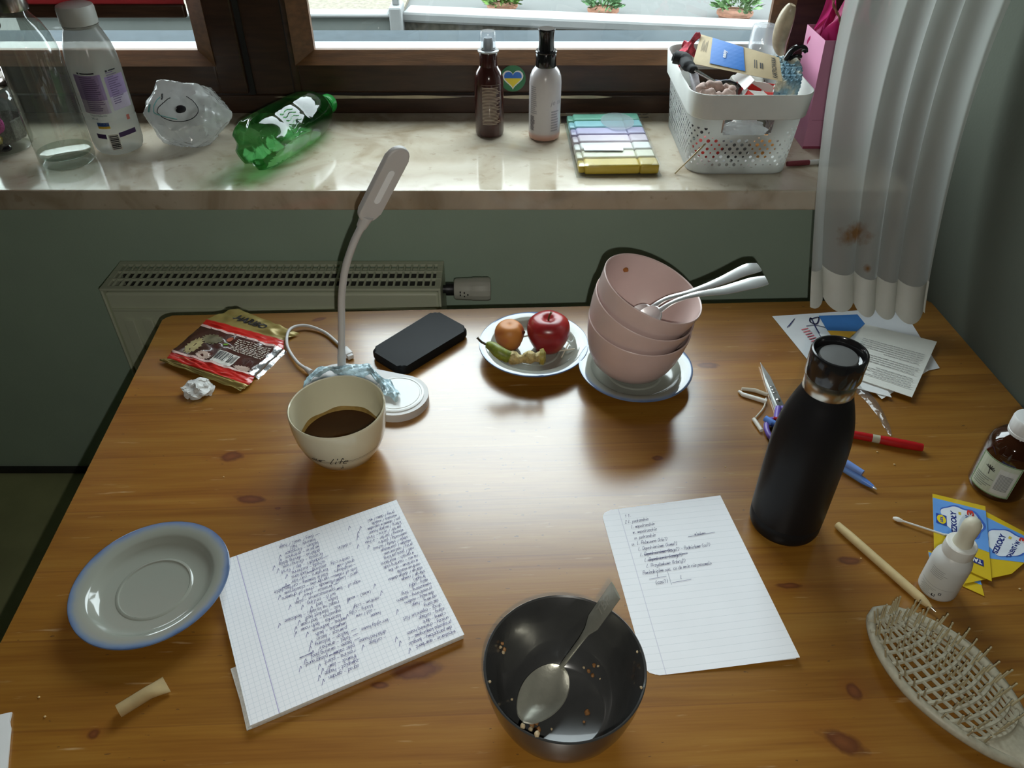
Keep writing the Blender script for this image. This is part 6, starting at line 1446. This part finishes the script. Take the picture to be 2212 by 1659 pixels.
# knitted scarf
kx = [on(1697, 128, .945), on(1707, 150, .940), on(1703, 180, .930), on(1694, 205, .912)]
kn = BM(); K = spl([p - kx[0] for p in kx], 6)
for j, dx in enumerate((-.0135, -.0045, .0045, .0135)):
    pts_ = []
    for i in range(90):
        f = i / 89 * (len(K) - 1); k = min(int(f), len(K) - 2); q = K[k].lerp(K[k + 1], f - k); pts_.append(q + Vector((dx + .0022 * math.sin(i * 1.1), -.002 * math.cos(i * 1.1) - .003 * (1.5 - abs(j - 1.5)), .0018 * math.cos(i * 2.2))))
    tube(pts_, .0048, 8, kn)
def knitm():
    m = bpy.data.materials.new('blue_cream_yarn'); m.use_nodes = True; nt, N, L = nodes_of(m); b = N['Principled BSDF']; b.inputs['Roughness'].default_value = .95
    tc = N.new('ShaderNodeTexCoord'); n = N.new('ShaderNodeTexNoise'); n.inputs['Scale'].default_value = 38; L.new(tc.outputs['Object'], n.inputs['Vector']); r = N.new('ShaderNodeValToRGB'); e = r.color_ramp.elements; e[0].position = .40; e[0].color = (.13, .24, .31, 1); e[1].position = .62; e[1].color = (.58, .55, .44, 1); k = e.new(.5); k.color = (.26, .38, .43, 1)
    L.new(n.outputs['Fac'], r.inputs['Fac']); L.new(r.outputs['Color'], b.inputs['Base Color']); return m
sobj('knitted_scarf', kn, knitm(), 'blue and cream knitted strip hanging at the right inside the storage basket', 'scarf', loc=kx[0])
# satin headband
hp_ = [on(1687, 116, .945), on(1684, 92, .965), on(1692, 58, .992), on(1702, 30, 1.012), on(1712, 10, 1.026)]
mh = mat('beige_satin', (.44, .36, .25), .28, var=.18, vscale=70, bump=.35, bscale=60)
S_ = spl([p - hp_[0] for p in hp_], 6); n = len(S_)
sobj('headband', tube(S_, [.004 + .0098 * math.sin(PI * min(1, (i + 1.0) / (n + .5))) ** .7 for i in range(n)], 20, flat=.8), mh, 'beige satin padded headband standing up at the back right of the storage basket', 'headband', loc=hp_[0])
# clear cup upside down at the back
cp = at(1647, 91, 1.442)
sobj('plastic_cup', lathe([(.0255, -.030), (.0250, -.028), (.0215, .026), (.0195, .0285), (0, .029)], 44), thin('hazy_plastic', (.88, .89, .90), gloss=1, rough=.12, haze=.38, hcol=(.7, .72, .75), ior=1.5, bump=.5, bscale=70), 'hazy clear plastic cup upside down at the back of the storage basket', 'cup', loc=cp)
# black hair claw, dark pouch, eyeglass ring, film bag: the rest of the fill
hc = on(1722, 112, .960)
ch = thing('hair_claw', 'black plastic hair claw against the pink gift bag', 'hair clip', hc)
obj('jaw', tube(spl([(-.016, 0, -.012), (-.010, -.002, .002), (0, -.002, .008), (.010, 0, .006), (.013, .001, -.002)], 6), [.004] + [.0085] * 11 + [.006] * 11 + [.002] * 2, 12, flat=.6), mcap, ch)
obj('teeth', tube(spl([(-.012, -.006, -.010), (-.004, -.008, -.004), (.006, -.006, -.006)], 5), .0028, 8), mcap, ch)
mnav = mat('navy_cloth', (.02, .025, .06), .7, var=.3, vscale=60)
sobj('pouch', blob(.042, 4, .18, 3, (1.0, .7, .62), seed=3), mnav, 'dark navy cloth pouch under the kraft card in the storage basket', 'pouch', loc=inb(-.012, .030, .078))
sobj('pouch', blob(.040, 4, .2, 3, (.9, 1.0, .55), seed=8), mat('greige_cloth', (.34, .32, .28), .7, var=.2, vscale=50), 'pale greige cloth pouch at the back of the storage basket', 'pouch', loc=inb(.040, .062, .080))
sobj('lip_balm', tube([on(1498, 158, .925), on(1506, 200, .905)], [.007, .007], 18), mat('white_tube_print', (.58, .56, .60), .35, var=.6, vscale=55), 'white printed tube standing at the left inside the storage basket', 'tube')
pm = on(1578, 196, .912)
mr = thing('hand_mirror', 'round black rimmed mirror inside the storage basket', 'mirror', pm, rot=(.5, .2, 0))
obj('rim', tube([Vector((.024 * math.cos(a * PI / 16), .018 * math.sin(a * PI / 16), 0)) for a in range(33)], .0022, 10), mcap, mr); obj('glass', prism([(.024 * math.cos(a * PI / 16), .018 * math.sin(a * PI / 16)) for a in range(32)], -.001, .0005), mat('mirror_grey', (.30, .30, .29), .15, .9), mr)
pw = Vector((BX, 1.232, SZ + .066))
bm = blob(.030, 4, .25, 3.5, (1.25, .32, .62), seed=21); sobj('film_packet', bm, thin('film_white', (.75, .77, .78), rough=.12, haze=.85, hcol=(.70, .72, .72), ior=1.5, bump=.6, bscale=80), 'shiny clear film packet seen through the handle slot of the storage basket', 'packet', loc=pw)
sobj('brown_roll', tube([inb(-.052, -.085, .072), inb(-.030, -.090, .070)], [.012, .013], 18), mat('taupe_roll', (.30, .20, .15), .6, var=.15), 'taupe rolled cloth seen through the left end of the handle slot', 'roll')
for k, (x, y, z, s, c, nm) in enumerate(((-.045, -.075, .030, .024, (.50, .03, .02), 'red'), (.0, -.075, .028, .024, (.06, .06, .06), 'black'), (.045, -.075, .030, .022, (.52, .22, .05), 'orange'), (-.050, .02, .035, .028, (.10, .11, .12), 'dark grey'), (.045, .02, .030, .030, (.14, .13, .10), 'brown'), (0, .085, .035, .030, (.20, .20, .18), 'grey'), (-.045, .09, .035, .026, (.08, .09, .12), 'slate'))):
    sobj('soft_roll', blob(s, 3, .15, 4, (1, 1, .85), seed=k), mat('roll_' + nm.replace(' ', '_'), c, .6, var=.4, vscale=70), nm + ' cloth ball seen through the holes of the storage basket', 'cloth', loc=inb(x, y, z), group='cloth balls at the bottom of the basket')
n0, n1 = on(1458, 375, SZ + .0012), at(1517, 317, 1.2085)
sobj('metal_pick', tube([n0 - n0, (n1 - n0) * .9, (n1 - n0) * 1.12], [.0011, .0014, .0014], 10), mat('gold_metal', (.62, .52, .33), .25, 1.0), 'thin gold metal stick poking out of a hole of the storage basket', 'stick', loc=n0)
# pen behind the basket
a, b_ = on(1700, 354, SZ + .0048), on(1812, 347, SZ + .0048)
pen('felt_pen', 'white pen with a maroon cap lying on the sill behind the basket', 'pen', a, b_, .0044, [('cap', 0, .42, [.9, 1.02, 1.02, 1.02], mat('maroon_plastic', (.16, .025, .035), .35, var=.05)), ('barrel', .42, 1, [1, 1, 1], mat('pale_barrel', (.56, .56, .54), .4))])

# ------------------------------------------------------------------ pink gift bag with tissue paper
gx0, gx1, gy0, gy1, gh = .512, .618, 1.318, 1.415, .180
gbg = thing('gift_bag', 'pink paper gift bag with magenta tissue paper, at the right end of the sill', 'gift bag', (gx0, gy0, SZ + .0005))
gw, gd = gx1 - gx0, gy1 - gy0
mpb_ = mat('pink_card', (.52, .22, .34), .5, var=.03)
bm = BM(); lo = [(0, 0), (gw, 0), (gw, gd), (0, gd)]
rg = [[bm.verts.new((x + (.004 if z and x == 0 else 0) * 0 - (0.006 if (z and x == 0) else 0), y, z)) for x, y in q] for q, z in ((lo, 0), (lo, gh))]
rg2 = [[bm.verts.new((v.co.x + (.0008 if i in (0, 3) else -.0008), v.co.y + (.0008 if i in (0, 1) else -.0008), v.co.z)) for i, v in enumerate(r)] for r in rg]
for x, y in ((rg[0], rg[1]), (rg2[1], rg2[0])):
    for i in range(4): bm.faces.new((x[i], x[(i + 1) % 4], y[(i + 1) % 4], y[i]))
for i in range(4): bm.faces.new((rg[1][i], rg[1][(i + 1) % 4], rg2[1][(i + 1) % 4], rg2[1][i]))
bm.faces.new(rg[0][::-1]); bm.faces.new(rg2[0]); obj('bag_body', bm, mpb_, gbg, smooth=False)
obj('bottom_trim', box(BM(), -.0004, gw + .0004, -.0006, 0, .0, .004), mat('dark_pink_trim', (.25, .04, .08), .5), gbg)
obj('fold_crease', box(BM(), .004, gw - .004, -.0005, 0, .050, .0506), mat('crease_pink', (.38, .15, .24), .5), gbg)
mtis = thin('magenta_tissue', (.85, .25, .45), gloss=.5, rough=.4, haze=.80, hcol=(.50, .035, .17), ior=1.2)
for k, (x, y, w_, h_, tl, ph) in enumerate(((.030, .030, .050, .070, -.15, 0), (.060, .055, .055, .085, .10, 1.2), (.020, .070, .045, .090, -.05, 2.3), (.085, .035, .045, .060, .2, 3.0), (.050, .030, .035, .050, .0, 4.1))):
    def tf(u, v, x=x, y=y, w_=w_, h_=h_, tl=tl, ph=ph):
        pk_ = 1 - abs(u - .5) * 1.5 * v
        return Vector((x + (u - .5) * w_ * (1 - .35 * v) + tl * h_ * v + .006 * math.sin(v * 8 + ph), y + .010 * math.sin(u * 9 + ph) + .012 * (v - .4) + .006 * math.sin(v * 11 + u * 5), gh - .05 + (h_ + .05) * v * pk_))
    obj('tissue_sheet', sheet(24, 22, tf), mtis, gbg)
mro = mat('copper_cord', (.36, .15, .11), .4, .3, var=.3, vscale=200)
for y in (.004, gd - .004):
    H_ = spl([(.020, y, gh - .006), (.022, y + .002, gh + .045), (.030, y + .004, gh + .080), (.055, y + .005, gh + .095), (.078, y + .004, gh + .080), (.086, y + .002, gh + .045), (.088, y, gh - .006)], 10) if y > .05 else spl([(.020, y, gh - .006), (.010, y - .004, gh + .030), (-.006, y + .002, gh + .058), (.02, y + .02, gh + .085), (.078, y + .01, gh + .080), (.086, y + .002, gh + .045), (.088, y, gh - .006)], 10)
    n = len(H_); bm = BM()
    for ph in (0, PI): tube([q + Vector((.0013 * math.cos(i * .9 + ph), .0013 * math.sin(i * .9 + ph), 0)) for i, q in enumerate(H_)], .0014, 6, bm)
    obj('cord_handle', bm, mro, gbg)

# ------------------------------------------------------------------ curtain
mcur = bpy.data.materials.new('sheer_white_voile'); mcur.use_nodes = True; nt, N, L = nodes_of(mcur); N.remove(N['Principled BSDF'])
tc = N.new('ShaderNodeTexCoord')
def stain(px, py, Y, rx, rz):
    q = at(px, py, Y); m_ = N.new('ShaderNodeMapping'); m_.vector_type = 'TEXTURE'; m_.inputs['Location'].default_value = (q.x, 0, q.z); m_.inputs['Scale'].default_value = (rx, 1000, rz); L.new(tc.outputs['Object'], m_.inputs['Vector']); l_ = N.new('ShaderNodeVectorMath'); l_.operation = 'LENGTH'; L.new(m_.outputs[0], l_.inputs[0]); return l_.outputs['Value']
ns = N.new('ShaderNodeTexNoise'); ns.inputs['Scale'].default_value = 70; ns.inputs['Detail'].default_value = 5; L.new(tc.outputs['Object'], ns.inputs['Vector'])
mn = N.new('ShaderNodeMath'); mn.operation = 'MINIMUM'; L.new(stain(1834, 490, 1.05, .026, .018), mn.inputs[0]); L.new(stain(1868, 571, 1.01, .006, .007), mn.inputs[1])
ad = N.new('ShaderNodeMath'); ad.operation = 'MULTIPLY_ADD'; ad.inputs[1].default_value = 1.5; L.new(ns.outputs['Fac'], ad.inputs[0]); L.new(mn.outputs[0], ad.inputs[2])
r = N.new('ShaderNodeValToRGB'); r.color_ramp.elements[0].position = .55; r.color_ramp.elements[0].color = (.36, .19, .08, 1); r.color_ramp.elements[1].position = 1.0; r.color_ramp.elements[1].color = (.56, .57, .54, 1)
dv = N.new('ShaderNodeMath'); dv.operation = 'DIVIDE'; dv.inputs[1].default_value = 1.75; L.new(ad.outputs[0], dv.inputs[0]); L.new(dv.outputs[0], r.inputs['Fac'])
df = N.new('ShaderNodeBsdfDiffuse'); tl = N.new('ShaderNodeBsdfTranslucent'); tr = N.new('ShaderNodeBsdfTransparent')
L.new(r.outputs['Color'], df.inputs['Color']); L.new(r.outputs['Color'], tl.inputs['Color'])
m1 = N.new('ShaderNodeMixShader'); m1.inputs[0].default_value = .42; L.new(df.outputs[0], m1.inputs[1]); L.new(tl.outputs[0], m1.inputs[2])
m2 = N.new('ShaderNodeMixShader'); m2.inputs[0].default_value = .24; L.new(m1.outputs[0], m2.inputs[1]); L.new(tr.outputs[0], m2.inputs[2]); L.new(m2.outputs[0], N['Material Output'].inputs['Surface'])
mhem = mat('curtain_hem', (.62, .63, .58), .85, var=.04)
cu = thing('curtain', 'sheer white curtain with a brown stain hanging at the right of the sill', 'curtain', (0, 0, 0))
cBL, cBR, cTL, cTR = at(1752, 648, .985), at(2008, 690, .955), at(1823, 0, 1.135), at(2196, 0, 1.085)
ZT = 2.38
NF = 5
def cpt(u, v, hem=0.0):
    """v: 0 hem line, 1 the height of the photo's top edge, then on up to the rail"""
    lo, hi = cBL.lerp(cBR, u), cTL.lerp(cTR, u)
    if v <= 1:
        p = lo.lerp(hi, v); p.y = lo.y + (hi.y - lo.y) * math.sin(min(1, v * 1.0) * PI / 2) ** .9
    else: p = hi + Vector((0, 0, (ZT - hi.z) * (v - 1)))
    amp = .0080 + .0035 * math.exp(-v * 4); ph = 2 * PI * NF * (u + .035 * math.sin(u * 9 + 1)) + .5 * math.sin(v * 2.3 + u * 4)
    fold = math.sin(ph) + .25 * math.sin(ph * .5 + 2 + v)
    p = p + Vector((-.55 * amp * math.cos(ph), -amp * fold, 0))
    if v < .12: p.z -= (.12 - v) / .12 * .006 * max(-.6, math.sin(ph))
    return p
obj('cloth', sheet(200, 60, lambda u, v: cpt(u, v * 2.0)), mcur, cu)
def hpt(u, v):
    p = cpt(u, 0); q = cpt(u, .03); return p.lerp(q, v * 3.9 - .2 * math.cos(2 * PI * NF * u)) + Vector((0, -.0006, 0)) if False else p + Vector((0, -.0008, -.004 + .044 * v))
bm = sheet(200, 5, lambda u, v: cpt(u, v * .105) + Vector((0, -.0009, 0))); obj('hem', bm, mhem, cu)
obj('curtain_rail', box(BM(), cTL.x - .9, cTR.x + .0, 1.09, 1.15, ZT, ZT + .02), mat('rail_white', (.6, .6, .58), .5), cu)
